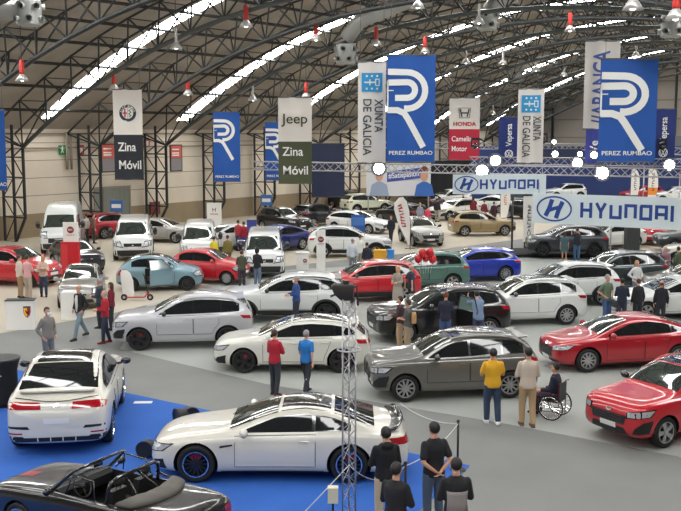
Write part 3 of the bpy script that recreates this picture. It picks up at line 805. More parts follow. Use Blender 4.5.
def colour(root, pm, roof=None, trim=None, rim=None, caliper=None):
    rep = {'PAINT': pm, 'ROOF': roof or pm, 'TRIM': trim or M_black, 'RIM': rim or M_alloy, 'CALIPER': caliper or M_alloyd}
    def walk(o):
        if o.type == 'MESH':
            for i, sl in enumerate(o.material_slots):
                nm = o.data.materials[i].name
                if nm in rep: sl.link = 'OBJECT'; sl.material = rep[nm]
        for ch in o.children: walk(ch)
    walk(root)
PROTO = {}; REPORT = []
def get_car(ty, style):
    key = (ty, style)
    if key not in PROTO:
        same = [k for k in PROTO if k[0] == ty]
        if same:
            c = copy_tree(PROTO[same[0]])
            tm, rmesh, bme = wheel_meshes(TY[ty]['r'], style)
            for ch in c.children:
                if ch.name.startswith('wheel'):
                    for g in ch.children:
                        if g.name.startswith('rim'):
                            g.data = rmesh
            PROTO[key] = c; return c
        PROTO[key] = build_car(ty, style); return PROTO[key]
    return copy_tree(PROTO[key])
def car_side(ty, F, Rr, pm, label, roof=None, trim=None, rim=None, style='five', cal=None, sc=None, group=None, cat='car', z=0, vs=1.0):
    f, b = at(*F, z), at(*Rr, z); wb = TY[ty]['wb']; s = sc or 1.0
    tx = b.x / b.y; L_ = wb * s   # keep the rear wheel in its sight plane, at one wheelbase from the front wheel
    qa, qb, qc = 1 + tx * tx, -2 * (f.y + tx * f.x), f.x ** 2 + f.y ** 2 - L_ * L_; disc = qb * qb - 4 * qa * qc
    if disc < 0:
        y_ = -qb / 2 / qa; s = min(1.08, math.hypot(tx * y_ - f.x, y_ - f.y) / wb)
    else: y_ = min(((-qb + q * math.sqrt(disc)) / 2 / qa for q in (1, -1)), key=lambda v: abs(v - b.y))
    y_ = min(max(y_, b.y - 1.2), b.y + 1.2)
    b = Vector((tx * y_, y_, z)); d = f - b; h = d.normalized(); n = Vector((-h.y, h.x, 0))
    mid = (f + b) / 2
    sg = 1 if n.dot(mid) > 0 else -1
    c = mid + n * sg * (TY[ty]['W'] / 2 - .1) * s
    REPORT.append((label, round(d.length / wb, 2), round(mid.y, 1)))
    return put_car(ty, c, math.atan2(h.y, h.x), s, pm, label, roof, trim, rim, style, cal, group, cat, z, vs)
def car_front(ty, P0, deg, pm, label, rearview=False, sc=1.0, **k):
    p = at(*P0); h = Vector((math.cos(R_(deg)), math.sin(R_(deg)), 0))
    st = TY[ty]['st']; off = -st[-1][0] if rearview else -st[0][0]
    c = p + h * off * sc
    return put_car(ty, c, R_(deg), sc, pm, label, **k)
def put_car(ty, c, rz, s, pm, label, roof=None, trim=None, rim=None, style='five', cal=None, group=None, cat='car', z=0, vs=1.0):
    o = get_car(ty, style); o.location = (c.x, c.y, z + .012); o.rotation_euler = (0, 0, rz); o.scale = (s, s, s * vs)
    colour(o, pm, roof, trim, rim, cal)
    tag(o, label, 'van' if 'van' in ty else cat, group)
    return o

# ------------------------------------------------------------------ the cars on show
W_ = paint('white', (216, 218, 216)); W2 = paint('pearl_white', (214, 212, 202)); W3 = paint('cream_white', (217, 213, 201))
LG = paint('light_grey', (180, 180, 184), .1); SILV = paint('silver', (165, 163, 158), .5, .35); GREY = paint('grey_brown', (108, 106, 100), .35)
RED = paint('red', (190, 22, 38)); REDM = paint('deep_red', (168, 18, 36), .15); BLK = paint('black', (14, 14, 16)); NAVY = paint('dark_navy', (22, 26, 38), .2)
GRN = paint('sage_green', (84, 122, 112), .2); BLUE = paint('blue', (26, 52, 170), .2); SKYB = paint('ice_blue', (120, 152, 165), .2); GOLD = paint('sand_gold', (158, 138, 100), .4)
DGG = paint('dark_green_grey', (52, 62, 66), .3); ANTH = paint('anthracite', (58, 62, 70), .3); PALE = paint('pale_lime', (214, 220, 196)); DBLUE = paint('royal_blue', (28, 40, 110), .2)

car_front('suvcoupe', (57.5, 459), 98, W3, 'white coupe-bodied SUV seen from behind on the blue carpet', rearview=True, style='multi', rim=M_alloyd, trim=M_gblack, roof=M_gblack, sc=1.02)
bm6 = car_side('coupe', (196.5, 482.5), (349, 484), W3, 'long white two-door coupe with black roof and ringed wheels on the blue carpet', roof=M_gblack, style='multi', rim=M_alloyd, cal=M_red)
car_side('suv', (139.5, 350.7), (228, 341), LG, 'light grey compact SUV with black wheels, nose pointing left behind the masked man', trim=LG, style='five', rim=M_alloyd, cal=M_red)
car_side('hatch', (244, 373), (341, 368.5), W2, 'pearl white hatchback with dark roof that the red-sweater and blue-shirt men look at', roof=M_gblack, style='five', rim=M_alloyd, cal=M_red)
car_side('suv', (243, 323), (327, 318), W_, 'bright white crossover with dark arches behind the man in the blue jacket', trim=M_black, rim=M_alloyd, vs=.95)
car_side('suv', (405, 402), (509, 398.5), GREY, 'grey-brown SUV with glossy dark roof in front of the yellow-shirt man', roof=M_gblack, trim=GREY, style='ten', rim=M_alloy, vs=1.0)
car_side('liftback', (587, 372.4), (678, 363), REDM, 'deep red low saloon with chrome grille beyond the wheelchair', style='ten', rim=M_alloy)
car_side('suv', (663, 447.9), (743, 428), RED, 'bright red SUV cut by the right edge of the picture in the foreground', trim=RED, roof=M_gblack, style='five', sc=.98)
car_side('suv', (492, 327), (566, 323.5), W_, 'white compact SUV with dark roof nosing behind the black SUV', roof=M_gblack, trim=W_, style='ten')
blk = car_side('suv', (404, 344), (489, 332), BLK, 'black SUV with people at its open door in the middle of the hall', style='ten', sc=1.05, roof=M_gblack)
car_side('suv', (337, 304), (403, 300), RED, 'red crossover with dark sills behind the woman in the grey dress', trim=M_black, vs=.97)
car_side('suv', (391, 291), (452.5, 288), GRN, 'sage green crossover behind the red crossover', trim=GRN, vs=.97)
car_side('hatch', (448, 283), (505, 280), BLUE, 'bright blue hatchback beyond the sage green crossover', style='ten', roof=BLUE)
car_side('suv', (376, 258), (323, 261), W_, 'white crossover facing right behind the tall round-badge totem', trim=M_black, vs=.97)
sky = car_side('city', (187, 290.7), (131, 291), SKYB, 'ice blue city car with its side door open beside the red scooter', roof=M_gblack, style='ten', rim=M_alloyd)
car_side('city', (227, 285), (178, 284), RED, 'small red city car between the white vans and the ice blue car', style='steel')
car_front('van', (264, 279), -86, W_, 'white van with black bumper seen nose-on behind the couple in dark hoods', style='steel', trim=M_black)
car_front('van', (133, 262), -80, W_, 'white van seen nose-on with pale mirrors, beside the maroon fire cabinet', style='steel', trim=W_, sc=1.06)
car_front('van', (199, 266), -83, W_, 'white van mostly hidden behind the small red city car', style='steel', trim=W_)
car_front('bigvan', (60, 256), -79, W_, 'tall white high-roof van against the wall with a dark bumper', style='steel', trim=M_black, sc=1.05)
car_front('suv', (92, 274), -55, NAVY, 'dark navy crossover partly behind the red totem', sc=.9)
car_front('city', (79, 311), -80, SILV, 'silver-grey city car with red mirrors seen nose-on behind the walking man', roof=M_gblack)
car_side('city', (29, 288), (-18, 286), RED, 'red city car at the left edge behind the pink-shirt man', sc=1.1)
car_side('suv', (138, 236), (104, 240), REDM, 'deep red crossover by the grey-green door, behind the nose-on van')
car_side('liftback', (176, 243.5), (136, 243.5), SILV, 'silver saloon between the two smaller white vans')
car_side('liftback', (212, 252), (254, 250), W_, 'white saloon facing left behind the red-shirted visitors')
car_side('suv', (291, 234), (258, 228), BLK, 'black crossover with bright window line beside the blue box sign')
car_side('liftback', (266, 254), (302, 252), DBLUE, 'royal blue saloon sticking out behind the nose-on van')
car_side('suv', (341, 225), (313, 226.5), NAVY, 'dark SUV with red tail lights in front of the dark drapes')
car_side('hatch', (369, 234.5), (335, 232), W_, 'white hatchback behind the blue info panel')
car_side('suv', (384, 212.5), (357, 212.5), PALE, 'pale greenish SUV below the portrait billboard')
car_side('suv', (354, 210), (331, 207), NAVY, 'dark crossover just left of the pale greenish SUV')
car_side('hatch', (381, 221.5), (406, 223), BLK, 'black hatchback behind the feather flag')
car_front('suv', (431, 248), -78, SILV, 'beige-silver SUV seen nose-on beside the feather flag', roof=M_gblack, trim=M_black)
car_side('suv', (504.7, 236), (464.8, 236.5), GOLD, 'sand gold coupe SUV under the smaller car-maker sign', trim=GOLD, roof=GOLD)
plat = at(562, 258)
car_side('suv', (543, 256.5), (594, 257), ANTH, 'anthracite SUV on the dark low platform behind the couple', trim=M_gblack, rim=M_alloyd, z=.12)
car_side('suv', (594, 292), (652, 289), DGG, 'dark green-grey SUV behind the blonde woman', trim=DGG)
car_side('suv', (536, 307.5), (602, 305), W_, 'white SUV behind the man in the green T-shirt', trim=M_black)
car_side('suv', (677, 268), (735, 268), W2, 'cream SUV nosing in from the right edge behind the pair of visitors')
car_side('suv', (674, 252.5), (722, 250), DGG, 'dark SUV cut by the right edge under the large car-maker sign')
car_front('hatch', (651, 246), 62, RED, 'red hatchback seen from behind under the large car-maker sign', rearview=True)
car_side('liftback', (598, 250), (636, 246), W_, 'white saloon beyond the dark column under the large sign')
car_side('liftback', (646, 321), (718, 318), W_, 'white saloon entering at the right edge behind the deep red saloon')
car_side('hatch', (668, 300), (735, 297), GREY, 'brown-grey hatchback at the right edge behind the bald man')
far = [('suv', (402, 200), (425, 201), W_, 'white SUV far back, right of the portrait billboard'), ('suv', (441, 208), (465, 208), W_, 'white SUV far back below the smaller car-maker sign'),
       ('liftback', (472, 212), (500, 212.5), W_, 'white saloon far back above the sand gold SUV'), ('suv', (449, 221), (474, 219), W2, 'cream car partly behind the sand gold SUV, to its left'),
       ('hatch', (401, 209), (424, 211), BLK, 'black hatchback far back behind the pink-shirted child'), ('suv', (534, 220.5), (511, 220), BLK, 'black SUV behind the vertical white totem'),
       ('suv', (500, 203), (526, 203), DGG, 'dark SUV far back behind the smaller sign edge'), ('suv', (556, 200), (580, 200), W_, 'white SUV far back above the left half of the large sign'),
       ('hatch', (586, 196), (608, 196), W_, 'white hatchback far back left of the twin white flags'), ('suv', (662, 204), (690, 204), W_, 'white SUV far back at the right edge above the large sign'),
       ('hatch', (635, 201), (658, 201), RED, 'small red hatchback far back between flags and right edge'), ('suv', (534, 196), (556, 196), BLK, 'black SUV far back where the two big signs meet'),
       ('hatch', (332, 200), (316, 199), NAVY, 'dark hatchback in front of the black drapes, far left of the billboard')]
for ty, F, Rr, pm, lb in far: car_side(ty, F, Rr, pm, lb, sc=1.0)

# open door of the ice blue car: black slab painted as the shaded opening, a seat, and the door panel swung out
def open_door(root, ty):
    P_ = TY[ty]; hw = P_['W'] / 2; sy = -1
    mb = MB(); mb.box((-.55, -hw - .012, .30), (.52, -hw + .04, .96)); mb.box((-.5, -hw + .08, .96), (.2, -hw + .12, 1.32)); mb.build('door_opening_shade', M_well, root)
    mb = MB(); mb.rings([[(x, y, z) for x, y in ((-.45, -hw - .02), (-.05, -hw - .02), (-.05, -hw - .1), (-.45, -hw - .1))] for z in (.45, .62)])
    mb.rings([[(-.45 - .1 * i, -hw - .02 - .1 * j, .6 + .4 * i) for i, j in ((0, 0), (0, 1))] + [(-.6 - .1 * i, -hw - .02 - .1 * j, .6 + .4 * i) for i, j in ((0, 1), (0, 0))] for _ in (0,)] * 1, cap=False)
    mb.build('seat', M_black, root)
    hx = .56; a = R_(38); d = Vector((-math.cos(a), -math.sin(a), 0)); n = Vector((-math.sin(a), math.cos(a), 0))
    mb = MB(); o = Vector((hx, -hw - .01, 0))
    rr = []
    for t in (0, 1.05): rr.append([o + d * t + n * y + Vector((0, 0, z)) for y, z in ((-.03, .32), (.03, .32), (.045, .6), (.03, .96), (-.03, .96), (-.045, .6))])
    mb.rings(rr); dr = mb.build('open_door', M_ppaint, root, auto=True)
    mb = MB()
    top = [o + Vector((0, 0, .96)), o + d * .42 + Vector((0, 0, 1.34)) + n * .1, o + d * 1.03 + Vector((0, 0, 1.36)) + n * .1, o + d * 1.05 + Vector((0, 0, .96))]
    mb.tube(top, .02, 6); mb.build('window_frame', M_gblack, dr)
    mb = MB(); mb.add([p + n * s_ for s_ in (-.004, .004) for p in top], [(0, 1, 2, 3), (4, 5, 6, 7)]); mb.build('window_pane', mat('pale_glass', (.25, .32, .34), .05, 0, .5), dr)
    colour(dr, SKYB)
open_door(sky, 'city')

mb = MB(); o_ = Vector((-.30, .92, 0)); d_ = Vector((-.30, .95, 0)).normalized(); n_ = Vector((-d_.y, d_.x, 0))
mb.rings([[o_ + d_ * t + n_ * y + Vector((0, 0, z)) for y, z in ((-.03, .42), (.03, .42), (.045, .7), (.03, 1.02), (-.03, 1.02), (-.045, .7))] for t in (0, .92)])
od = mb.build('open_door', M_ppaint, blk, auto=True); colour(od, BLK)
tp = [o_ + Vector((0, 0, 1.02)), o_ + d_ * .12 + Vector((0, 0, 1.42)), o_ + d_ * .78 + Vector((0, 0, 1.40)), o_ + d_ * .92 + Vector((0, 0, 1.02))]
mb = MB(); mb.tube(tp, .02, 6); mb.build('window_frame', M_gblack, od)
mb = MB(); mb.add([p + n_ * s_ for s_ in (-.004, .004) for p in tp], [(0, 1, 2, 3), (4, 5, 6, 7)]); mb.build('window_pane', mat('green_glass', (.16, .24, .22), .05, 0, .5), od)
mb = MB(); mb.box((-1.05, .83, .46), (-.34, .93, 1.0)); mb.build('door_opening_shade', M_well, blk)  # black slab stands in for the shade inside the open rear door

# ------------------------------------------------------------------ the black convertible
def cabrio(c, rz, s):
    st = [(2.08, .38, .62, .64, .60), (2.02, .24, .72, .76, .74), (1.86, .2, .79, .84, .80), (1.4, .18, .83, .89, .82), (.9, .18, .86, .93, .82), (.55, .18, .88, .95, .82), (0, .18, .89, .93, .82), (-.8, .18, .9, .94, .82),
          (-1.4, .18, .9, .96, .82), (-1.9, .2, .89, .95, .80), (-2.1, .26, .84, .9, .76), (-2.16, .4, .7, .74, .66)]
    ins = MB(); ins.rings([section(*q, .0) for q in st])
    body = bake(ins.mesh('car_body', [BLK, M_well]), [('SUBSURF', dict(levels=2, render_levels=2))])
    bm = bmesh.new(); bm.from_mesh(body); bvh = BVHTree.FromBMesh(bm); bm.free()
    cm = MB(); cm.box((-1.15, -.66, .42), (.72, .66, 1.4))
    for sx in (1.24, -1.24):
        for sy in (1, -1): cm.lathe([(.36, sy * .58), (.36, sy * 1.1)], 28, 'y', (sx, 0, .31))
    co = bpy.data.objects.new('cut', cm.mesh('cut', M_well, fix=True)); C.objects.link(co)
    b2 = bake(body, [('BOOLEAN', dict(operation='DIFFERENCE', solver='EXACT', object=co))]); bpy.data.objects.remove(co)
    while len(b2.materials) < 2: b2.materials.append(M_well)
    b2.shade_smooth(); b2.set_sharp_from_angle(angle=R_(40))
    root = empty('convertible', c, rz); root.scale = (s, s, s); link('car_body', b2, root)
    Mlea = mat('leather_black', (.02, .02, .021), .45); Mbag = mat('hood_cover', s2l(92, 88, 82), .6)
    # windscreen frame
    fr = [(.55, -.70, .93), (.10, -.62, 1.32), (.04, -.45, 1.35), (.04, .45, 1.35), (.10, .62, 1.32), (.55, .70, .93)]
    mb = MB(); mb.tube(fr, .026, 8); mb.tube([fr[0], (.66, -.35, .95), (.66, .35, .95), fr[-1]], .022, 6); f = mb.build('windscreen_frame', M_gblack, root, smooth=True)
    mb = MB(); mb.add(fr + [(x - .006, y, z - .006) for x, y, z in fr], [(0, 1, 2, 3, 4, 5), (6, 11, 10, 9, 8, 7)]); mb.build('windscreen', mat('clear_glass', (.75, .85, .85), .02, 0, 0, alpha=.18), f)
    mb = MB(); mb.obox((.14, 0, 1.24), (.01, 0, 0), (0, .10, 0), (0, 0, .03)); mb.build('rear_view_mirror', M_gblack, f)
    for sy in (1, -1):
        mb = MB(); q = [(.50, sy * .71, .93), (.14, sy * .63, 1.26), (-.35, sy * .64, 1.22), (-.42, sy * .71, .93)]
        mb.tube(q, .014, 6); mb.tube([(.22, sy * .70, .93), (.12, sy * .635, 1.25)], .012, 6); mb.build('side_window_frame', M_gblack, root, smooth=True)
        mb = MB(); mb.ellipsoid((.42, sy * .90, 1.0), (.05, .10, .065)); mb.tube([(.45, sy * .76, .92), (.43, sy * .85, .97)], .02, 6); mb.build('wing_mirror', M_gblack, root, smooth=True)
        # front seats with headrest
        seat = empty('x'); bpy.data.objects.remove(seat)
        mb = MB(); sx = -.28; yy = sy * .33
        mb.rings([[(sx + x, yy + y, z) for x, y in ((.28, -.22), (.28, .22), (-.22, .22), (-.22, -.22))] for z in (.45, .56)])
        mb.rings([[(sx - .18 - .11 * k + x, yy + y * (1 - .15 * k), .5 + .55 * k) for x, y in ((.06, -.22), (.07, 0), (.06, .22), (-.06, .2), (-.06, -.2))] for k in (0, .3, .7, 1)])
        s_ = mb.build('seat', Mlea, root, auto=True)
        mb = MB(); mb.tube([(sx - .30, yy - .05, 1.0), (sx - .32, yy - .05, 1.12)], .01, 5); mb.tube([(sx - .30, yy + .05, 1.0), (sx - .32, yy + .05, 1.12)], .01, 5); mb.ellipsoid((sx - .33, yy, 1.17), (.05, .13, .075)); mb.build('headrest', Mlea, s_, smooth=True)
        dm = MB(); dm.tube([drop(bvh, (x, sy * 3, z), (0, -sy, 0), .003) for x, z in ((.62, .3), (.62, .55), (.62, .85), (.3, .86), (-.2, .86), (-.5, .86), (-.5, .55), (-.5, .3))], .007, 4); dm.build('door_seam', M_well, root)
    mb = MB(); mb.rings([[(.70, y, .80), (.70, y, .93), (.46, y, .95), (.40, y, .88), (.44, y, .70)] for y in (-.64, -.2, .2, .64)]); mb.build('dashboard', Mlea, root, auto=True)
    # steering wheel on the far (left hand drive) side
    th = R_(28); cc = Vector((.20, .33, .95)); ax = Vector((-math.cos(th), 0, math.sin(th))); e1 = Vector((0, 1, 0)); e2 = ax.cross(e1)
    mb = MB(); mb.tube([cc + e1 * .185 * math.cos(2 * PI * k / 24) + e2 * .185 * math.sin(2 * PI * k / 24) for k in range(25)], .015, 6, cap=False)
    for a in (90, 210, 330): mb.tube([cc, cc + e1 * .18 * math.cos(R_(a)) + e2 * .18 * math.sin(R_(a))], .016, 5)
    mb.ellipsoid(cc, (.05, .055, .05)); mb.tube([cc, (.45, .33, .84)], .03, 8); mb.build('steering_wheel', M_black, root, smooth=True)
    mb = MB(); mb.tube([(-.60, -.66, .9), (-.66, -.60, 1.22), (-.68, -.45, 1.28), (-.68, .45, 1.28), (-.66, .60, 1.22), (-.60, .66, .9)], .032, 8)
    mb.tube([(-.64, -.05, 1.27), (-1.05, -.2, .95)], .02, 6); mb.tube([(-.64, .2, 1.27), (-1.05, .35, .95)], .02, 6); mb.tube([(-.6, -.62, 1.05), (-1.1, -.6, .98)], .02, 6)
    mb.build('roll_bar', M_gblack, root, smooth=True)
    mb = MB(); mb.rings([[(-.72, y, .5), (-.70, y, .62), (-1.0, y, .64), (-1.12, y, .98), (-1.2, y, .96), (-1.1, y, .5)] for y in (-.58, 0, .58)]); mb.build('rear_bench', Mlea, root, auto=True)
    mb = MB(); rr = []
    for i in range(15):
        y = -.70 + .1 * i; k = math.sqrt(max(.05, 1 - (y / .74) ** 4)); bow = .22 * (y / .7) ** 2
        rr.append([(-1.22 + bow + .20 * math.cos(a) * (.6 + .4 * k), y, .96 + .11 * k * math.sin(a) + .012 * math.sin(i * 1.7 + a * 2)) for a in [R_(v) for v in range(0, 360, 30)]])
    mb.rings(rr); mb.build('folded_roof_cover', Mbag, root, smooth=True)
    xf, xt = 1.0, -1.1
    def pol(front, off):
        cx = xf if front else xt; sg = 1 if front else -1
        return lambda ph, z: drop(bvh, (cx + sg * 4 * math.cos(R_(ph)), 4 * math.sin(R_(ph)), z), (-sg * math.cos(R_(ph)), -math.sin(R_(ph)), 0), off)
    g = face_out(polypatch([(-28, .50), (28, .50), (28, .68), (-28, .68)], pol(1, .006), (5, .06)).build('grille', M_black, root, fix=False))
    for y in (.62, .44, -.44, -.62):
        mb = MB(); mb.lathe([(.001, 2.095), (.075, 2.09), (.08, 2.0)], 14, 'x', (-.02, y, .60)); mb.build('headlight', M_lamp, root, smooth=True)
    for q in ([(24, .62), (44, .62), (44, .78), (24, .78)], [(-44, .62), (-24, .62), (-24, .78), (-44, .78)]):
        face_out(polypatch(q, pol(0, .008), (5, .06)).build('tail_light', M_tail, root, fix=False))
    face_out(gridpatch(lambda u, v: drop(bvh, (1.75 - .3 * u, .25 - .25 * v, 4), (0, 0, -1), .006), 3, 3).build('bonnet_stripe', mat('stripe_red', s2l(150, 25, 30), .4), root, fix=False))
    tm, rm, br = wheel_meshes(.31, 'multi')
    for sx in (1, -1):
        for sy in (1, -1):
            wo = link('wheel', tm, root, (sx * 1.24, sy * .70, .31))
            if sy < 0: wo.rotation_euler = (0, 0, PI)
            link('rim', rm, wo); link('brake_disc', br, wo)
    colour(root, BLK)
    tag(root, 'black open-top convertible with its roof folded, in the bottom left corner', 'car')
    return root
cabrio(Vector((-3.80, 15.35, .012)), R_(151), .95)

# ------------------------------------------------------------------ people
M_skin = mat('skin', s2l(205, 155, 130), .55)
M_skin2 = mat('skin_tan', s2l(175, 125, 100), .55)
M_hairs = {'black': mat('hair_black', (.012, .01, .009), .6), 'brown': mat('hair_brown', (.05, .028, .018), .6), 'grey': mat('hair_grey', (.30, .29, .28), .6),
           'blond': mat('hair_blond', s2l(190, 150, 95), .6), 'ginger': mat('hair_ginger', s2l(110, 60, 35), .6)}
M_eye = mat('eye_dark', (.01, .01, .01), .3)
M_mask = mat('face_mask', s2l(225, 228, 230), .7)
def cloth(rgb):
    return mat('cloth_%d_%d_%d' % rgb, s2l(*rgb), .85)
def remesh(mb, vox, name, m, sm=4):
    me = bake(mb.mesh(name, m, fix=False), [('REMESH', dict(mode='VOXEL', voxel_size=vox)), ('SMOOTH', dict(iterations=sm, factor=.5))])
    if not me.materials: me.materials.append(m)
    me.shade_smooth(); return me
def hand(mb, wrist, d, side, palm_n, curl=.5):
    """palm with four fingers of different lengths and a thumb leaving the side near its base"""
    d = Vector(d).normalized(); n = Vector(palm_n); n = (n - d * n.dot(d)).normalized(); sd = d.cross(n) * side
    c = Vector(wrist) + d * .045
    rr = []
    for t, wd, th in ((-.05, .026, .022), (-.02, .034, .017), (.02, .041, .015), (.045, .040, .013), (.052, .034, .009)):
        p = c + d * t; rr.append([p + sd * wd * math.cos(2 * PI * k / 10) + n * th * math.sin(2 * PI * k / 10) for k in range(10)])
    mb.rings(rr)
    for i, (off, ln) in enumerate(((.030, .072), (.010, .080), (-.010, .075), (-.029, .058))):
        b = c + d * .042 + sd * off; p = [b]; a = curl * .35
        for k, f in enumerate((.45, .30, .25)):
            dd = d * math.cos(a) + n * math.sin(a) + sd * off * .8; p.append(p[-1] + dd.normalized() * ln * f); a += curl * .8
        mb.tube(p, [.0095, .009, .008, .006], 6)
    b = c - d * .025 + sd * .03; mb.tube([b, b + (sd * .7 + d * .7 + n * .2).normalized() * .035, b + (sd * .75 + d * 1.4 + n * .5).normalized() * .068], [.012, .0105, .007], 6)

def person(loc, h, deg, top, bottom, label, hair='brown', arms='down', stride=0.0, sleeve='long', skirt=None, vox=.018, skin=None, bald=False, female=False,
           bag=None, turn=0, lean=0, group=None, mask=False, shoes=(35, 32, 32), sit=False, bend=0.0, jacket_open=None, longhair=False, name='person', build_=1.0, shirt2=None, armsR=None):
    """x forward, y left; facing = deg from world +X"""
    sk = skin or M_skin
    k = h / 1.75
    root = empty(name, loc, R_(deg)); root.scale = (k * build_, k * build_, k) if build_ != 1 else (k, k, k)
    bx = bend
    def tilt(p):   # lean the upper body forward about the hips
        x, y, z = p
        if z <= .95 or sit and z <= .55: return Vector(p)
        z0 = .55 if sit else .95
        a = bx; return Vector((x + math.sin(a) * (z - z0), y, z0 + (z - z0) * math.cos(a) + (0)))
    dz = -.42 if sit else 0
    ub = lambda x, y, z: tilt((x, y, z + dz))
    sw = .158 if female else .172
    ns = {}
    # legs
    for sd in (1, -1):
        st_ = stride * sd
        if sit:
            hip = Vector((0, .09 * sd, .50)); knee = Vector((.42, .11 * sd, .52)); ank = Vector((.46, .11 * sd, .14))
        else:
            hip = Vector((0, .088 * sd, .90)); knee = Vector((st_ * .55 + .03, .10 * sd, .50)); ank = Vector((st_ - (.04 if st_ < 0 else 0), .10 * sd + .0, .085 + (.05 if st_ < 0 and abs(st_) > .2 else 0)))
        ns[sd] = (hip, knee, ank)
    poses = {
     'down': ((-.02, .06, -.29), (.06, .07, -.53)), 'front': ((.05, .05, -.27), (.27, -.06, -.27)), 'cross': ((.06, .05, -.25), (.22, -.20, -.20)),
     'back': ((-.10, .06, -.27), (-.15, -.12, -.42)), 'hip': ((-.08, .16, -.24), (.08, .02, -.38)), 'swing': ((.06, .06, -.28), (.20, .06, -.46)), 'swingb': ((-.12, .06, -.26), (-.12, .08, -.50)),
     'phone': ((.10, .04, -.25), (.30, -.12, -.08)), 'up': ((.20, .05, -.05), (.38, .0, .12)), 'lap': ((.06, .06, -.26), (.32, -.04, -.33)), 'pocket': ((-.08, .10, -.27), (.08, .03, -.46))}
    A_ = {}
    for sd in (1, -1):
        e, w_ = poses[(armsR or arms) if sd < 0 else arms]
        sh = Vector((0, sw * sd, 1.405))
        el = sh + Vector((e[0], e[1] * sd, e[2])); wr = sh + Vector((w_[0], w_[1] * sd, w_[2]))
        A_[sd] = tuple(ub(*p) for p in (sh, el, wr))
    hc = ub(.015, 0, 1.635); ctr = lambda z: ub(0, 0, z)
    def torso(mb, g, z0=.88, z1=1.49):
        prof = [(.86, .112, .150), (.93, .120, .166), (1.0, .112, .158), (1.10, .102, .142), (1.22, .112, .158), (1.33, .118, .168), (1.40, .100, .168), (1.45, .075, .115), (1.49, .055, .062)]
        if female: prof = [(z, a, b * (.93 if z > 1.05 else 1.03)) for z, a, b in prof]
        rr = []
        for z, a, b in prof:
            if z < z0 - .03 or z > z1 + .01: continue
            c = ctr(z); e1 = Vector((math.cos(bx), 0, -math.sin(bx))) if z > .95 else Vector((1, 0, 0))
            rr.append([c + e1 * (a + g) * math.cos(2 * PI * q / 16) + Vector((0, 1, 0)) * (b + g) * math.sin(2 * PI * q / 16) for q in range(16)])
        mb.rings(rr)
    mb = MB()
    torso(mb, -.018)
    mb.tube([ctr(1.44), ctr(1.55)], [.058, .052], 10)
    mb.ellipsoid(hc + Vector((-.012, 0, .03)), (.098, .077, .098), 14, 10)
    mb.ellipsoid(hc + Vector((.018, 0, -.045)), (.070, .058, .075), 12, 8)
    mb.ellipsoid(hc + Vector((.062, 0, -.095)), (.025, .03, .02), 8, 6)
    mb.tube([hc + Vector((.078, 0, .022)), hc + Vector((.106, 0, -.022)), hc + Vector((.085, 0, -.036))], [.010, .016, .010], 6)
    mb.ellipsoid(hc + Vector((.078, 0, -.062)), (.014, .024, .008), 8, 6)
    for sd in (1, -1):
        mb.ellipsoid(hc + Vector((-.005, .078 * sd, -.005)), (.018, .012, .030), 8, 6)
        hip, knee, ank = ns[sd]
        mb.capsule(hip, knee, .074, .048, 12); mb.capsule(knee, ank, .047, .034, 12)
        mid = knee + (ank - knee) * .3 + Vector((-.018, 0, 0)); mb.ellipsoid(mid, (.045, .044, .10), 10, 8)
        mb.capsule(ank + Vector((-.02, 0, -.03)), ank + Vector((.12, 0, -.055)), .034, .026, 8)
        sh, el, wr = A_[sd]
        mb.capsule(sh, el, .043, .038, 10); mb.capsule(el, wr, .039, .026, 10)
    body = remesh(mb, vox, 'body', sk)
    hm = MB()
    for sd in (1, -1):
        sh, el, wr = A_[sd]; d = (wr - el).normalized()
        pn = Vector((0, -sd, 0)) if abs(d.y) < .8 else Vector((-1, 0, 0))
        if arms in ('front', 'lap', 'phone'): pn = Vector((0, -sd * .6, -.6))
        hand(hm, wr, d, sd, pn, .9 if arms in ('cross', 'hip', 'front') else .55)
    bmh = bmesh.new(); bmh.from_mesh(body); hmm = hm.mesh('h', sk); bmh.from_mesh(hmm); bmh.to_mesh(body); bmh.free(); body.shade_smooth(); bpy.data.meshes.remove(hmm)
    link('body', body, root)
    # garment for the upper body
    tm = cloth(top); mb = MB(); torso(mb, .016, .86 if not shirt2 else .90)
    for sd in (1, -1):
        sh, el, wr = A_[sd]
        mb.capsule(sh + Vector((0, -.012 * sd, 0)), el if sleeve != 'short' else sh + (el - sh) * .72, .061, .054 if sleeve != 'short' else .060, 12)
        if sleeve == 'long': mb.tube([el, el + (wr - el) * .5, wr - (wr - el) * .06], [.056, .048, .038], 12); mb.ellipsoid(el, (.056, .056, .056), 10, 8)
    if hair == 'hood': mb.ellipsoid(hc + Vector((-.025, 0, .012)), (.118, .108, .135), 12, 10)
    if name == 'person' and jacket_open == 'hood': mb.ellipsoid(ctr(1.47) + Vector((-.085, 0, 0)), (.06, .11, .065), 12, 8)
    link('shirt' if sleeve == 'short' else 'jacket' if jacket_open else 'top', remesh(mb, max(vox, .014), 'top', tm, 3), root)
    mb = MB(); c = ctr(1.478); mb.tube([c + Vector((.062 * math.cos(2 * PI * i / 14), .068 * math.sin(2 * PI * i / 14), .012 * -math.cos(2 * PI * i / 14))) for i in range(15)], .014, 6, cap=False)
    mb.build('collar', tm, root, smooth=True)
    if jacket_open and jacket_open != 'hood':
        mb = MB(); mb.rings([[ctr(z) + Vector((.135 + (.012 if z > 1.2 else 0) - (.035 if z > 1.4 else 0), y, 0)) for y in (-wd_, wd_)] + [ctr(z) + Vector((.11, y, 0)) for y in (wd_, -wd_)] for z, wd_ in ((.90, .03), (1.1, .05), (1.3, .06), (1.44, .04))])
        mb.build('shirt_front', cloth(jacket_open), root, smooth=True)
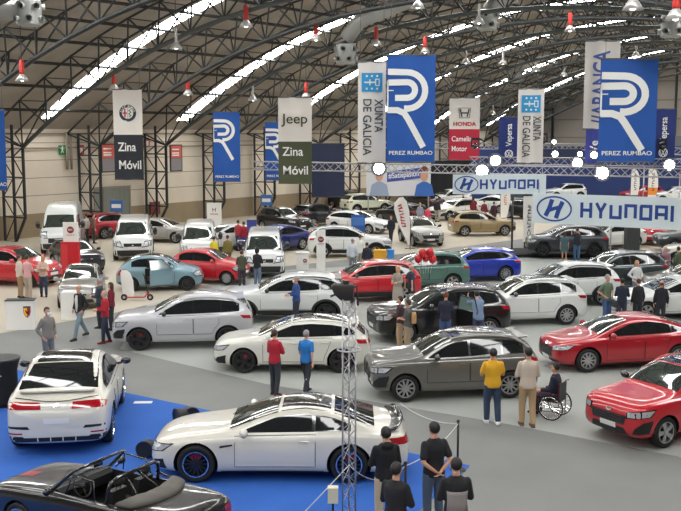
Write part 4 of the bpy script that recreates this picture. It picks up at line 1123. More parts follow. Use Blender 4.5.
    if shirt2:   # lighter panel across the back of a two-tone jacket
        mb = MB()
        mb.rings([[ctr(z) + Vector((-(a + .026) * math.cos(q), (b + .022) * math.sin(q), 0)) for q in [R_(v) for v in range(-58, 59, 12)]] + [ctr(z) + Vector((-(a + .012) * math.cos(q), (b + .012) * math.sin(q), 0)) for q in [R_(v) for v in range(58, -59, -12)]]
                  for z, a, b in ((.93, .120, .166), (1.1, .102, .15), (1.22, .112, .158), (1.28, .115, .165))])
        mb.build('back_panel', cloth(shirt2), root, smooth=True)
    # lower garment
    bm_ = cloth(bottom); mb = MB()
    if skirt:
        prof = [(.98, .13, .165), (.9, .15, .19), (.75, .17, .21), (skirt, .20, .24)]
        mb.rings([[Vector((a * math.cos(2 * PI * q / 18), b * math.sin(2 * PI * q / 18), z)) for q in range(18)] for z, a, b in prof])
        link('skirt', remesh(mb, max(vox, .014), 'skirt', bm_), root)
    else:
        zz = .50 if sit else .92
        mb.ellipsoid((0, 0, zz), (.135, .178, .13), 14, 8)
        for sd in (1, -1):
            hip, knee, ank = ns[sd]
            mb.capsule(hip, knee, .098, .074, 12); mb.tube([knee, knee + (ank - knee) * .5, ank + Vector((0, 0, -.01))], [.073, .068, .058], 12); mb.ellipsoid(knee, (.073, .073, .073), 10, 8)
        link('trousers', remesh(mb, max(vox, .014), 'trousers', bm_), root)
    for sd in (1, -1):
        hip, knee, ank = ns[sd]; mb = MB(); b = ank + Vector((0, 0, -.085))
        mb.rings([[b + Vector((x, y * wd_, z)) for y, z in ((-1, .0), (1, .0), (1, .03), (.8, hh), (-.8, hh), (-1, .03))] for x, wd_, hh in ((-.075, .03, .06), (-.05, .04, .085), (.03, .043, .085), (.12, .048, .055), (.175, .042, .045), (.195, .022, .03))])
        mb.build('shoe', cloth(shoes), root, smooth=True)
    # hair
    if hair != 'hood':
        hmt = M_hairs[hair]; mb = MB(); n = 18; mm = 12; rr = []
        for i in range(mm + 1):
            a = PI / 2 - PI * .83 * i / mm; ring = []
            for q in range(n):
                b = 2 * PI * q / n
                fr = math.cos(b)
                aa = max(a, (.42 if fr > .45 else (-.02 if fr > .05 else -.4 if fr > -.35 else -.75)) if not bald else (.9 if fr > .2 else -.4)) if not bald else max(min(a, .45 if fr < .3 else .0), -.4)
                ring.append(hc + Vector((-.014 + .104 * math.cos(aa) * math.cos(b), .083 * math.cos(aa) * math.sin(b), .030 + .105 * math.sin(aa))))
            rr.append(ring)
        if bald:
            rr = []
            for z_, g in ((.045, .004), (.02, .007), (-.02, .008), (-.05, .004)):
                rr.append([hc + Vector((-.014 + (.098 + g) * math.cos(b) * (1 - max(0, -z_) * 2), (.078 + g) * math.sin(b) * (1 - max(0, -z_) * 2), z_)) for b in [R_(v) for v in range(75, 286, 15)]])
            mb.rings(rr, closed=False, cap=False)
        else:
            mb.rings(rr)
            if longhair:
                mb.rings([[hc + Vector((-.03 - dx + a * math.cos(2 * PI * q / 12), b * math.sin(2 * PI * q / 12), z)) for q in range(12)] for z, a, b, dx in ((.08, .06, .07, 0), (0, .085, .088, .01), (-.08, .07, .092, .02), (-.16, .05, .085, .035), (-.23, .025, .06, .04))])
        mb.build('hair', hmt, root, smooth=True)
    for sd in (1, -1):
        mb = MB(); mb.ellipsoid(hc + Vector((.080, .030 * sd, .010)), (.008, .012, .007), 8, 6); mb.build('eye', M_eye, root, smooth=True)
    if mask:
        mb = MB(); mb.rings([[hc + Vector((x + .012 * (1 - abs(y) * 1.0), y * .068, z)) for y in (-1, -.6, 0, .6, 1)] + [hc + Vector((x - .02, y * .05, z)) for y in (1, .0, -1)] for z, x in ((-.015, .085), (-.05, .105), (-.10, .088))])
        mb.build('face_mask', M_mask, root, smooth=True)
    if bag:
        mb = MB(); rr = []
        for z in (1.0, 1.03, 1.28, 1.36):
            s_ = .8 if z in (1.0, 1.36) else 1
            rr.append([ctr(z) + Vector((-.20 + .07 * s_ * math.cos(2 * PI * q / 12), .13 * s_ * math.sin(2 * PI * q / 12), 0)) for q in range(12)])
        mb.rings(rr); b_ = mb.build('backpack', cloth(bag), root, smooth=True)
    tag(root, label, 'person', group)
    return root
def P(px, py, h, *a, **k):
    return person(at(px, py), h, *a, **k)
def marks(r, x, z0, z1, wd, m, y, n, slant=0.0):   # writing too small to read: a column of short strokes
    mb = MB(); rnd = random.Random(n)
    for i in range(n):
        z = z0 + (z1 - z0) * (i + .5) / n; h = (z1 - z0) / n * .32; xx = x + slant * (z - z0) / (z1 - z0)
        stroke(mb, [(xx - wd / 2, z - h), (xx + wd / 2, z - h * rnd.choice((1, .2)))], wd * .22, y); stroke(mb, [(xx + wd * rnd.choice((-.4, 0, .4)), z - h), (xx + wd * rnd.choice((-.4, .4)), z + h)], wd * .22, y)
    mb.build('small_writing', m, r)

# ------------------------------------------------------------------ hanging banners
M_bb = mat('banner_blue', s2l(28, 84, 165), .7); M_bw = mat('banner_white', s2l(226, 220, 212), .7); M_bn = mat('banner_ink', s2l(38, 42, 50), .7)
M_ol = mat('banner_olive', s2l(72, 78, 52), .7); M_gr_ = mat('ink_grey', s2l(70, 72, 76), .7); M_crim = mat('banner_crimson', s2l(185, 35, 60), .7); M_cy = mat('banner_cyan', s2l(45, 150, 205), .7)
M_txt = mat('letter_white', s2l(236, 236, 232), .6); M_txd = mat('letter_dark', s2l(52, 54, 50), .6); M_txb = mat('letter_blue', s2l(38, 78, 160), .6); M_rope = mat('wire', s2l(95, 95, 95), .6)
def banner(name, x0, x1, y0, y1, dep, label, cat='banner', m=None, wires=True, rz=0.0, split=None):
    a_ = atd(x0, y0, dep); b_ = atd(x1, y1, dep); wd = b_.x - a_.x; ht = a_.z - b_.z
    r = empty(name, ((a_.x + b_.x) / 2, dep, b_.z), rz)
    mb = MB(); n = 10
    rr = []
    for i in range(n + 1):
        x = -wd / 2 + wd * i / n; y = .02 * math.sin(i * 1.1)
        rr.append([(x, y - .012, 0), (x, y + .012, 0), (x, y + .012, ht), (x, y - .012, ht)])
    mb.rings(rr); mb.build('panel', m or M_bb, r, auto=True)
    if split:   # lower field of another colour
        mb = MB(); mb.rings([[(v[0], v[1] + (-.006 if j in (0, 3) else .006), v[2] * split[0]) for j, v in enumerate(q)] for q in rr]); mb.build('lower_field', split[1], r, auto=True)
    for z_ in (0, ht):
        mb = MB(); mb.tube([(-wd / 2 - .02, 0, z_), (wd / 2 + .02, 0, z_)], .03, 6); mb.build('batten', M_rope, r)
    if wires:
        for sx in (-1, 1):
            mb = MB()
            p = Vector((r.location.x + sx * wd * .42, dep, 0)); s_ = (p - W0).dot(A); s_ = min(max(s_, .5), S_MAX - .5)
            mb.tube([(sx * wd * .42, 0, ht), (sx * wd * .42, 0, roof_z(s_, 2.2) - r.location.z)], .01, 4, cap=False)
            mb.build('hanging_wire', M_rope, r)
    tag(r, label, cat)
    return r, wd, ht
def road_logo(r, wd, ht, k=1.0, ky=1.0):
    f = lambda pts: [(-wd / 2 + x * wd * k, ht - y * wd * k * ky) for x, y in pts]
    mb = MB(); sw = .125 * wd * k
    outer = [(.02, .34)] + arc(.42, .72, .37, -90, 100, 14) ; outer = [(x, y) for x, y in outer]
    stroke(mb, f(outer), sw, -.03)
    stroke(mb, f([(.02, .56)] + arc(.42, .71, .16, -90, 90, 10) + [(.17, .87)]), sw, -.03)
    stroke(mb, f([(.02, .72), (.14, .72)]), .02 * wd, -.03)
    stroke(mb, f([(.02, 1.12), (.22, 1.12), (.36, 1.18), (.44, 1.30), (.76, 1.88)]), sw, -.032)
    stroke(mb, f([(.02, .52), (.02, 1.17)]), .03 * wd, -.03)
    mb.build('road_letter', M_txt, r)
r, w_, h_ = banner('blue_banner', 387, 434.5, 55, 162, 37, 'largest blue hanging banner in the centre with the white road-shaped letter'); road_logo(r, w_, h_); text('PEREZ RUMBAO', .2, M_txt, r, 0, h_ * .085, -.03, fit=w_ * .9)
r, w_, h_ = banner('blue_banner', 601, 654.5, 59, 162, 34, 'large blue hanging banner at the right with the white road-shaped letter'); road_logo(r, w_, h_, 1.0, .84); text('PEREZ RUMBAO', .2, M_txt, r, 0, h_ * .085, -.03, fit=w_ * .88)
r, w_, h_ = banner('blue_banner', 213, 240.5, 112, 181.5, 60, 'small blue hanging banner near the left wall with the white road-shaped letter', rz=.1); road_logo(r, w_, h_, .95); text('PEREZ RUMBAO', .2, M_txt, r, 0, h_ * .07, -.03, fit=w_ * .88)
r, w_, h_ = banner('blue_banner', 265, 290, 122, 180, 66, 'small blue banner half hidden behind the off-white and olive banner', rz=.1); road_logo(r, w_, h_, .92); text('PEREZ RUMBAO', .2, M_txt, r, 0, h_ * .07, -.03, fit=w_ * .88)
r, w_, h_ = banner('blue_banner', -20, 7.5, 110, 190, 47, 'blue banner cut by the left edge of the picture'); text('RUMBAO', .25, M_txt, r, .1, h_ * .07, -.03, fit=w_ * .8)

def alfa(r, x, z, R):
    mb = MB(); ring = lambda rad, y, m, a0=0, a1=360: mb.add([(x + rad * math.cos(R_(a)), y, z + rad * math.sin(R_(a))) for a in range(a0, a1, 10)], [tuple(range((a1 - a0) // 10))], m)
    ring(R, -.028, 0); ring(R * .93, -.032, 1); ring(R * .66, -.036, 2)
    stroke(mb, [(x - R * .32, z - R * .5), (x - R * .32, z + R * .5)], R * .16, -.04, .004, 3); stroke(mb, [(x - R * .58, z), (x - R * .08, z)], R * .16, -.04, .004, 3)
    stroke(mb, [(x + R * .14, z - R * .45), (x + R * .4, z - R * .3), (x + R * .14, z - R * .1), (x + R * .4, z + R * .1), (x + R * .14, z + R * .3), (x + R * .36, z + R * .42)], R * .1, -.04, .004, 4)
    stroke(mb, [(x, z - R * .62), (x, z + R * .62)], R * .03, -.04, .004, 1)
    mb.build('round_emblem', [M_gr_, mat('emblem_navy', s2l(40, 48, 70), .4), M_bw, M_rd, M_grn], r)
    mb = MB()
    for i, ch in enumerate('ALFA ROMEO'):
        if ch == ' ': continue
        t = text(ch, R * .30, M_txt, r, x + R * .8 * math.cos(R_(165 - i * 16.5)), z + R * .8 * math.sin(R_(165 - i * 16.5)), -.036, rot=0)
        t.rotation_euler = (PI / 2, -R_(165 - i * 16.5 - 90), 0)
r, w_, h_ = banner('brand_banner', 112.5, 144, 89.5, 179.5, 50, 'white over dark hanging banner with a round emblem', m=M_bw, split=(.5, M_bn))
alfa(r, 0, h_ * .74, w_ * .29); text('Zina', .62, M_txt, r, -w_ * .36, h_ * .36, -.035, align='LEFT', fit=w_ * .62); text('Móvil', .62, M_txt, r, -w_ * .36, h_ * .16, -.035, align='LEFT', fit=w_ * .76)
r, w_, h_ = banner('brand_banner', 278, 312, 97.5, 183.5, 50, 'off-white over olive hanging banner with a four-letter word in dark green', m=M_bw, split=(.49, M_ol))
text('Jeep', .7, mat('letter_olive', s2l(62, 66, 40), .6), r, 0, h_ * .75, -.035, fit=w_ * .78, bold=.008); text('Zina', .62, M_txt, r, -w_ * .38, h_ * .37, -.035, align='LEFT', fit=w_ * .62); text('Móvil', .62, M_txt, r, -w_ * .38, h_ * .15, -.035, align='LEFT', fit=w_ * .74)
def xunta(x0, x1, y0, y1, dep, lb):
    r, w_, h_ = banner('turned_letter_banner', x0, x1, y0, y1, dep, lb, m=M_bw)
    mb = MB(); q = w_ * .37; zc = h_ * .80; mb.box((-q, -.035, zc - q * .9), (q, -.026, zc + q * .9)); mb.build('cyan_square', M_cy, r)
    mb = MB()
    for x in (-.5, 0, .5):
        for z in (-.6, .6): mb.ellipsoid((x * q, -.04, zc + z * q), (.11 * q, .01, .11 * q), 8, 6)
    stroke(mb, [(-q * .75, zc), (q * .4, zc)], q * .14, -.04); stroke(mb, [(-q * .2, zc - q * .28), (-q * .2, zc + q * .28)], q * .12, -.04)
    stroke(mb, [(q * .35, zc - q * .3), (q * .7, zc - q * .3), (q * .7, zc + q * .3), (q * .35, zc + q * .3), (q * .35, zc - q * .3)], q * .1, -.04)
    mb.build('emblem', M_txt, r)
    text('XUNTA', w_ * .42, M_gr_, r, w_ * .23, h_ * .47, -.035, rot=PI / 2, fit=h_ * .33); text('DE GALICIA', w_ * .42, M_gr_, r, -w_ * .18, h_ * .36, -.035, rot=PI / 2, fit=h_ * .56)
xunta(358, 385.5, 62, 163, 38, 'white banner with a cyan square and turned grey letters, left of the largest blue banner')
xunta(518.5, 542.5, 89, 163, 44, 'smaller white cyan-square banner with turned grey letters, right of the red and white banner')
r, w_, h_ = banner('brand_banner', 449.5, 479, 98, 160, 55, 'white over crimson hanging banner with an H-shaped emblem', m=M_bw, split=(.5, M_crim))
mb = MB(); zc = h_ * .76; e = w_ * .16
for sx in (-1, 1): stroke(mb, [(sx * e * .9, zc + e * .8), (sx * e * .55, zc - e * .8)], e * .3, -.034)
stroke(mb, [(-e * .6, zc), (e * .6, zc)], e * .3, -.034); stroke(mb, [(-e * 1.2, zc + e), (e * 1.2, zc + e), (e * 1.0, zc - e), (-e * 1.0, zc - e), (-e * 1.2, zc + e)], e * .12, -.034)
mb.build('emblem', M_gr_, r); text('HONDA', .3, M_rd, r, 0, h_ * .58, -.034, fit=w_ * .75, bold=.03); text('Camelia', .4, M_txt, r, -w_ * .42, h_ * .34, -.036, align='LEFT', fit=w_ * .66); text('Motor', .4, M_txt, r, -w_ * .42, h_ * .18, -.036, align='LEFT', fit=w_ * .5)
def vw(r, x, z, R):
    mb = MB(); stroke(mb, arc(x, z, R, 0, 360, 20), R * .2, -.034); stroke(mb, [(x - R * .45, z + R * .8), (x, z + R * .05), (x + R * .45, z + R * .8)], R * .16, -.034)
    stroke(mb, [(x - R * .8, z + R * .4), (x - R * .35, z - R * .75), (x, z), (x + R * .35, z - R * .75), (x + R * .8, z + R * .4)], R * .16, -.034); mb.build('round_emblem', M_txt, r)
M_vb = mat('banner_deep_blue', s2l(28, 45, 110), .7)
r, w_, h_ = banner('deep_blue_banner', 499, 519, 117, 162, 60, 'deep blue banner with a vertical word, left of the smaller turned-letter banner', m=M_vb); text('Vepersa', .5, M_txt, r, 0, h_ * .60, -.034, rot=-PI / 2, fit=h_ * .5); vw(r, 0, h_ * .18, w_ * .18)
r, w_, h_ = banner('deep_blue_banner', 653, 674, 109, 162, 52, 'deep blue banner with a vertical word behind the right-hand large blue banner', m=M_vb); text('Vepersa', .5, M_txt, r, 0, h_ * .60, -.034, rot=-PI / 2, fit=h_ * .5); vw(r, 0, h_ * .18, w_ * .18)
r, w_, h_ = banner('cream_banner', 585.5, 617.5, 41, 129, 39, 'tall cream banner with turned blue letters behind the right-hand large blue banner', m=M_bw)
text('//ABANCA', .9, mat('letter_periwinkle', s2l(72, 90, 160), .6), r, 0, h_ * .47, -.034, rot=-PI / 2, fit=h_ * .84, bold=.02)
r, w_, h_ = banner('deep_blue_banner', 586, 602, 129, 164, 45, 'small violet-blue banner below the tall cream banner', m=mat('banner_violet', s2l(52, 60, 140), .7), wires=False); text('Ve', .5, M_txt, r, 0, h_ * .5, -.034, rot=-PI / 2)
r, w_, h_ = banner('navy_screen', 311, 345, 143.5, 197, 72, 'plain navy screen right of the off-white and olive banner', 'screen', M_navy, rz=.25)
r, w_, h_ = banner('navy_screen', 541, 581, 149, 160, 60, 'low navy screen between turned-letter banner and the cream banner', 'screen', M_navy, wires=False)

# ------------------------------------------------------------------ lighting trusses, lamps, poles, big signs
M_alu = mat('aluminium', s2l(172, 170, 172), .35, .6)
M_led = mat('led_white', (1, 1, 1), .4, emit=(.93, .97, 1.0), es=22)
def ltruss(p, q, sz, label, name='lighting_truss', step=.42, r=.022, m=None, tri=False):
    p, q = Vector(p), Vector(q); d = q - p; Ln = d.length; d.normalize()
    up = Vector((0, 0, 1)) if abs(d.z) < .9 else Vector((0, 1, 0)); sd = d.cross(up).normalized()
    up = sd.cross(d)
    cs = [(-1, -1), (1, -1), (1, 1), (-1, 1)] if not tri else [(-1, -1), (1, -1), (0, 1)]
    off = [sd * a * sz / 2 + up * b * sz / 2 for a, b in cs]
    rt = empty(name, p)
    mb = MB()
    for o in off: mb.tube([o, o + d * Ln], r, 6)
    mb.build('chord', m or M_alu, rt, smooth=True)
    mb = MB(); n = max(2, int(Ln / step)); k = len(off)
    for i in range(n):
        for j in range(k):
            a_, b_ = off[j], off[(j + 1) % k]
            if i % 2: a_, b_ = b_, a_
            bar(mb, a_ + d * Ln * i / n, b_ + d * Ln * (i + 1) / n, r * .6)
    mb.build('lattice', m or M_alu, rt, fix=False)
    tag(rt, label, 'truss'); return rt
def seg(px0, py0, d0, px1, py1, d1): return atd(px0, py0, d0), atd(px1, py1, d1)
TZ = lambda py, dep: CAM_H - (py - 133.6) * dep / 986
ltruss(*seg(254, 165.5, 52, 700, 173.5, 49), .42, 'long aluminium lighting truss just above the smaller car-maker sign', r=.035)
ltruss(*seg(470, 160.5, 52, 700, 163, 52), .38, 'second aluminium lighting truss behind the front one, on the right', r=.03)
ltruss(*seg(380, 145, 62, 600, 147, 62), .38, 'far lighting truss behind the red and white banner', r=.03)
ltruss(*seg(640, 150, 58, 700, 152, 58), .38, 'short far lighting truss at the right edge', r=.03)
def fixture(px, py, dep, label, r_=.17, hang=.25):
    p = atd(px, py, dep); rt = empty('spotlight', p)
    mb = MB(); mb.lathe([(r_ * 1.15, -.02), (r_ * 1.2, .06), (r_ * .9, .3), (r_ * .5, .36)], 14, 'y', cap=False); mb.build('housing', M_black, rt, smooth=True)
    mb = MB(); r_ *= .8; mb.lathe([(.001, -.03), (r_, -.03), (r_, .02)], 14, 'y', cap=False); mb.build('lens', M_led, rt, smooth=True)  # lens disc enlarged so its shape includes the glare around the lamp
    mb = MB(); mb.tube([(-r_ * 1.25, .1, 0), (-r_ * 1.25, .1, r_ + .1), (r_ * 1.25, .1, r_ + .1), (r_ * 1.25, .1, 0)], .015, 4); mb.tube([(0, .1, r_ + .1), (0, .1, r_ + hang)], .02, 4); mb.build('yoke', M_black, rt)
    tag(rt, label, 'spotlight'); 
for px, py, dep, rr, lb in [(289, 165, 51, .34, 'glaring spotlight on the front truss over the olive banner field'), (379, 168.5, 50.3, .34, 'glaring spotlight on the front truss below the white turned-letter banner'),
    (482, 171, 49.6, .36, 'glaring spotlight on the front truss above the smaller car-maker sign'), (602.5, 173, 49.2, .36, 'glaring spotlight on the front truss above the large car-maker sign'),
    (495.5, 160.5, 51.5, .32, 'glaring spotlight on the second truss left of the second turned-letter banner'), (577.5, 163, 51.5, .30, 'glaring spotlight on the second truss left of the right-hand blue banner'),
    (669.5, 165, 51.5, .32, 'glaring spotlight on the second truss near the right edge'), (555, 154, 56, .20, 'small spotlight right of the second turned-letter banner'),
    (580, 154, 56, .16, 'small spotlight left of the violet-blue banner'), (594, 155, 44, .18, 'small spotlight in front of the violet-blue banner'), (554, 142, 60, .15, 'tiny spotlight high above the low navy screen')]:
    fixture(px, py, dep, lb, rr)
def headlamp_unit(px, py, dep, label):
    p = atd(px, py, dep); rt = empty('moving_head_lamp', p)
    mb = MB(); mb.box((-.2, -.15, .28), (.2, .15, .42)); mb.box((-.22, -.06, -.05), (-.16, .06, .3)); mb.box((.16, -.06, -.05), (.22, .06, .3)); mb.build('yoke', M_black, rt)
    mb = MB(); mb.ellipsoid((0, 0, 0), (.15, .2, .17)); mb.lathe([(.1, -.28), (.12, -.15)], 12, 'y'); mb.build('head', M_gblack, rt, smooth=True)
    tag(rt, label, 'spotlight')
headlamp_unit(475, 146, 50, 'black moving-head lamp in front of the red and white banner'); headlamp_unit(543, 141, 50, 'black moving-head lamp at the edge of the second turned-letter banner')
headlamp_unit(613, 152, 43, 'black moving-head lamp in front of the right-hand blue banner'); headlamp_unit(662, 147, 52, 'black moving-head lamp below the rightmost deep blue banner')
def pole(px, py, dep_top, topz, r_, label, m, name='pole'):
    p = at(px, py); rt = empty(name, p)
    mb = MB(); mb.tube([(0, 0, 0), (0, 0, topz)], r_, 8); mb.build('shaft', m, rt, smooth=True)
    mb = MB(); mb.box((-.3, -.3, 0), (.3, .3, .04)); mb.build('base_plate', m, rt); tag(rt, label, 'pole')

# hyundai signs
M_board = mat('sign_board', s2l(205, 216, 218), .5, emit=(.75, .85, .9), es=.12); M_hb = mat('letter_royal', s2l(34, 72, 150), .5)
def maker_sign(x0, yt0, yb0, d0, x1, yt1, yb1, d1, label, et, l0, l1):
    a_, b_ = atd(x0, yt0, d0), atd(x1, yt1, d1); a2 = atd(x0, yb0, d0); ht = a_.z - a2.z
    rz = math.atan2(b_.y - a_.y, b_.x - a_.x); wd = math.hypot(b_.x - a_.x, b_.y - a_.y)
    r = empty('car_maker_sign', ((a_.x + b_.x) / 2, (a_.y + b_.y) / 2, a2.z), rz)
    mb = MB(); mb.box((-wd / 2, -.04, 0), (wd / 2, .04, ht)); mb.build('board', M_board, r)
    mb = MB(); cx = -wd / 2 + et * wd; cz = ht * .5; rx, rz_ = ht * .44 * 1.22 * 1.1, ht * .40
    outer = arc(cx, cz, rx, 0, 360, 40, rz_)
    stroke(mb, outer, ht * .055, -.045)
    stroke(mb, [(cx - rx * .50, cz - rz_ * .62), (cx - rx * .28, cz + rz_ * .05), (cx - rx * .12, cz + rz_ * .78)], ht * .15, -.05)
    stroke(mb, [(cx + rx * .12, cz - rz_ * .78), (cx + rx * .28, cz - rz_ * .05), (cx + rx * .50, cz + rz_ * .62)], ht * .15, -.05)
    stroke(mb, [(cx - rx * .28, cz - rz_ * .12), (cx + rx * .0, cz + rz_ * .02), (cx + rx * .28, cz + rz_ * .14)], ht * .12, -.052)
    mb.build('oval_emblem', M_hb, r)
    G = {'H': [[(0, 0), (0, 1)], [(1, 0), (1, 1)], [(0, .5), (1, .5)]], 'Y': [[(0, 1), (.5, .45)], [(1, 1), (.5, .45), (.5, .0)]], 'U': [[(0, 1), (0, .0), (1, .0), (1, 1)]], 'N': [[(0, 0), (0, 1), (1, 1), (1, 0)]],
         'D': [[(0, 1), (0, 0), (1, 0), (1, 1), (-.1, 1)]], 'A': [[(.0, 0), (0, 1), (1, 1), (1, 0)], [(0, .42), (1, .42)]], 'I': [[(0, 0), (0, 1)]]}
    x = -wd / 2 + l0 * wd; tot = (l1 - l0) * wd; lh = ht * .50; unit = tot / 7.75; th = lh * .2
    for ch in 'HYUNDAI':
        mb = MB(); lw = unit * .72 if ch != 'I' else .01
        for s_ in G[ch]: stroke(mb, [(x + th / 2 + a * lw, cz - lh / 2 + b * (lh - th) + th / 2 * (1 if 0 <= b <= 1 else 0)) if len(s_) > 2 and ch not in 'Y' else (x + th / 2 + a * lw, cz - lh / 2 + b * lh) for a, b in s_], th, -.045)
        mb.build('letter', M_hb, r); x += unit * 1.16
    mb = MB()
    for sx in (-.46, .46): mb.tube([(sx * wd, 0, ht), (sx * wd, 0, ht + .45)], .02, 5)
    mb.build('hanger', M_alu, r)
    tag(r, label, 'sign'); return r
maker_sign(453, 174.5, 194, 47, 546, 177, 194.5, 47, 'smaller white car-maker sign with blue letters, upper left of the large one', .145, .29, .97)
maker_sign(533, 193, 222.5, 42, 690, 201, 232.5, 38.5, 'large white car-maker sign with blue letters at the right', .15, .325, .955)
pole(610, 262, 0, TZ(222, 42) + .4, .035, 'thin white pole under the large car-maker sign', M_alu)
c_ = at(631, 262); mb = MB(); mb.box((-.32, -.32, 0), (.32, .32, 3.4))
tag(mb.build('square_column', mat('column_dark', s2l(52, 54, 54), .6), None, loc=c_), 'square dark column behind the thin white pole', 'column')
pole(319.5, 213, 0, 4.6, .07, 'pale lighting mast in front of the dark drapes', M_alu); pole(511.5, 262, 0, 3.5, .05, 'black pole left of the tall white totem with vertical letters', M_black); pole(677, 246, 0, 4.2, .04, 'thin pole at the far right under the truss', M_alu)
pole(642, 226, 0, 4.2, .05, 'slim far pole between the red hatchback and the right edge', M_alu)

# black drapes, billboard, stand walls
def panelwall(name, px0, py0, px1, py1, ht, m, label, cat='partition', th=.1):
    a_, b_ = at(px0, py0), at(px1, py1); d = b_ - a_; rz = math.atan2(d.y, d.x); r = empty(name, a_, rz)
    mb = MB(); n = max(2, int(d.length / .35)); rr = []
    for i in range(n + 1):
        x = d.length * i / n; y = .05 * math.sin(i * 2.1) if 'drape' in name else 0
        rr.append([(x, y - th / 2, 0), (x, y + th / 2, 0), (x, y + th / 2, ht), (x, y - th / 2, ht)])
    mb.rings(rr); mb.build('panel' if 'drape' not in name else 'curtain', m, r, auto=True)
    mb = MB(); mb.tube([(0, 0, ht), (d.length, 0, ht)], .04, 6); mb.build('top_rail', M_rope, r)
    tag(r, label, cat); return r, d.length
M_drape = mat('drape_navy', s2l(34, 40, 58), .9); M_drb = mat('drape_black', s2l(26, 26, 30), .9)
panelwall('dark_drape', 284, 206, 345, 204.5, 4.6, M_drape, 'navy drape behind the dark SUV with red tail lights', 'curtain')
panelwall('dark_drape', 345.5, 204, 368, 203.5, 4.4, M_drb, 'black drape immediately left of the portrait billboard', 'curtain')
panelwall('dark_drape', 430, 204, 470, 202, 4.0, M_drb, 'black drape between portrait billboard and smaller car-maker sign', 'curtain')
panelwall('stand_wall', 470, 198.5, 720, 196.5, 5.2, mat('stand_blue', s2l(38, 58, 112), .7), 'long dark blue stand wall behind the two car-maker signs')
panelwall('stand_wall', 640, 196.4, 720, 195.6, 6.2, mat('stand_grey', s2l(118, 122, 126), .7), 'tall grey stand wall behind the dark blue one at the right')
# billboard
r, w_, h_ = banner('billboard', 366.5, 430.5, 163, 196, 80, 'wide billboard with two portraits and a blue slogan strip', 'billboard', mat('billboard_white', s2l(212, 214, 220), .6), wires=False)
mb = MB(); mb.add([(-w_ * .18, -.035, h_ * .42), (w_ * .34, -.035, h_ * .54), (w_ * .34, -.035, h_ * .86), (-w_ * .18, -.035, h_ * .74)], [(0, 1, 2, 3)]); mb.build('slogan_strip', mat('strip_blue', s2l(60, 80, 160), .6), r)
t = text('#Satispasión', .6, M_txt, r, w_ * .08, h_ * .64, -.045, fit=w_ * .48); t.rotation_euler = (PI / 2, -R_(5), 0)
def portrait(xc, hair, shirt, nm):
    mb = MB(); mb.ellipsoid((xc, -.04, h_ * .62), (.32, .015, .45), 14, 10, 0); mb.ellipsoid((xc, -.038, h_ * .80), (.34, .012, .28), 12, 8, 1)
    mb.add([(xc - .8, -.036, 0), (xc + .8, -.036, 0), (xc + .62, -.036, h_ * .34), (xc + .15, -.036, h_ * .44), (xc - .15, -.036, h_ * .44), (xc - .62, -.036, h_ * .34)], [tuple(range(6))], 2)
    mb.build('printed_portrait', [M_skin, M_hairs[hair], shirt], r, smooth=False)
portrait(-w_ * .30, 'brown', cloth((150, 165, 190)), 'a'); portrait(w_ * .40, 'ginger', cloth((60, 105, 180)), 'b')
mb = MB()
for sx in (-.47, .47): mb.tube([(sx * w_, .1, 0), (sx * w_, .1, -r.location.z)], .06, 6)
mb.build('support_leg', M_alu, r)

# ------------------------------------------------------------------ totems, counters, flags
def boxthing(name, px, py, wd, dp, ht, m, label, cat, rz=0.0, z0=0.0, bev=.01):
    r = empty(name, at(px, py) + Vector((0, dp / 2, 0)), rz)
    mb = MB(); mb.box((-wd / 2, -dp / 2, z0), (wd / 2, dp / 2, ht))
    mb.build('body', m, r); tag(r, label, cat); return r
def round_logo(r, x, z, R, y, words=None):
    mb = MB(); mb.add([(x + R * math.cos(R_(a)), y - .004, z + R * math.sin(R_(a))) for a in range(0, 360, 15)], [tuple(range(24))]); mb.add([(x + R * .85 * math.cos(R_(a)), y - .008, z + R * .85 * math.sin(R_(a))) for a in range(0, 360, 15)], [tuple(range(24))], 1)
    mb.build('round_emblem', [M_gr_, mat('emblem_red', s2l(150, 35, 45), .5)], r); text('FIAT', R * .75, M_txt, r, x, z, y - .014, fit=R * 1.2)
    if words: text(words, R * .5, M_gr_, r, x, z - R * 1.5, y - .006, fit=R * 2.2)
r = boxthing('logo_totem', 321, 274, .42, .14, 2.05, M_wht, 'tall white totem with a round red emblem in front of the white crossover', 'totem'); round_logo(r, 0, 1.62, .14, -.07, 'ZINA MOVIL')
mb = MB(); mb.box((-.26, -.14, 0), (.26, .14, .03)); mb.build('foot', M_alu, r)
r = boxthing('logo_counter', 302.5, 273.5, .58, .45, .95, M_wht, 'white counter with a small round emblem left of the tall white totem', 'counter'); round_logo(r, .12, .6, .1, -.225, 'FIAT')
mb = MB(); mb.box((-.31, -.25, .95), (.31, .25, .98)); mb.build('counter_top', M_wht, r)
r = boxthing('red_totem', 70.5, 277, .82, .3, 1.6, M_rd, 'red totem with a white sign board on top beside the navy crossover', 'totem')
mb = MB(); mb.box((-.30, -.05, 1.6), (.38, .03, 2.5)); mb.build('sign_board', M_wht, r); round_logo(r, .04, 2.15, .16, -.05, 'FIAT')
mb = MB(); mb.box((-.38, -.16, .3), (-.1, -.15, 1.5)); mb.build('front_panel', mat('red_light', s2l(205, 60, 65), .5), r)
r = boxthing('honda_totem'.replace('honda', 'thin'), 214.5, 238, .9, .12, 2.2, M_wht, 'white totem with small red lettering near the wall, below the small blue banner', 'totem'); text('HONDA', .16, M_rd, r, 0, 1.5, -.07, fit=.5)
mb = MB(); stroke(mb, [(-.1, 1.9), (-.07, 1.65)], .04, -.065); stroke(mb, [(.1, 1.9), (.07, 1.65)], .04, -.065); stroke(mb, [(-.09, 1.78), (.09, 1.78)], .04, -.065); mb.build('emblem', M_gr_, r)
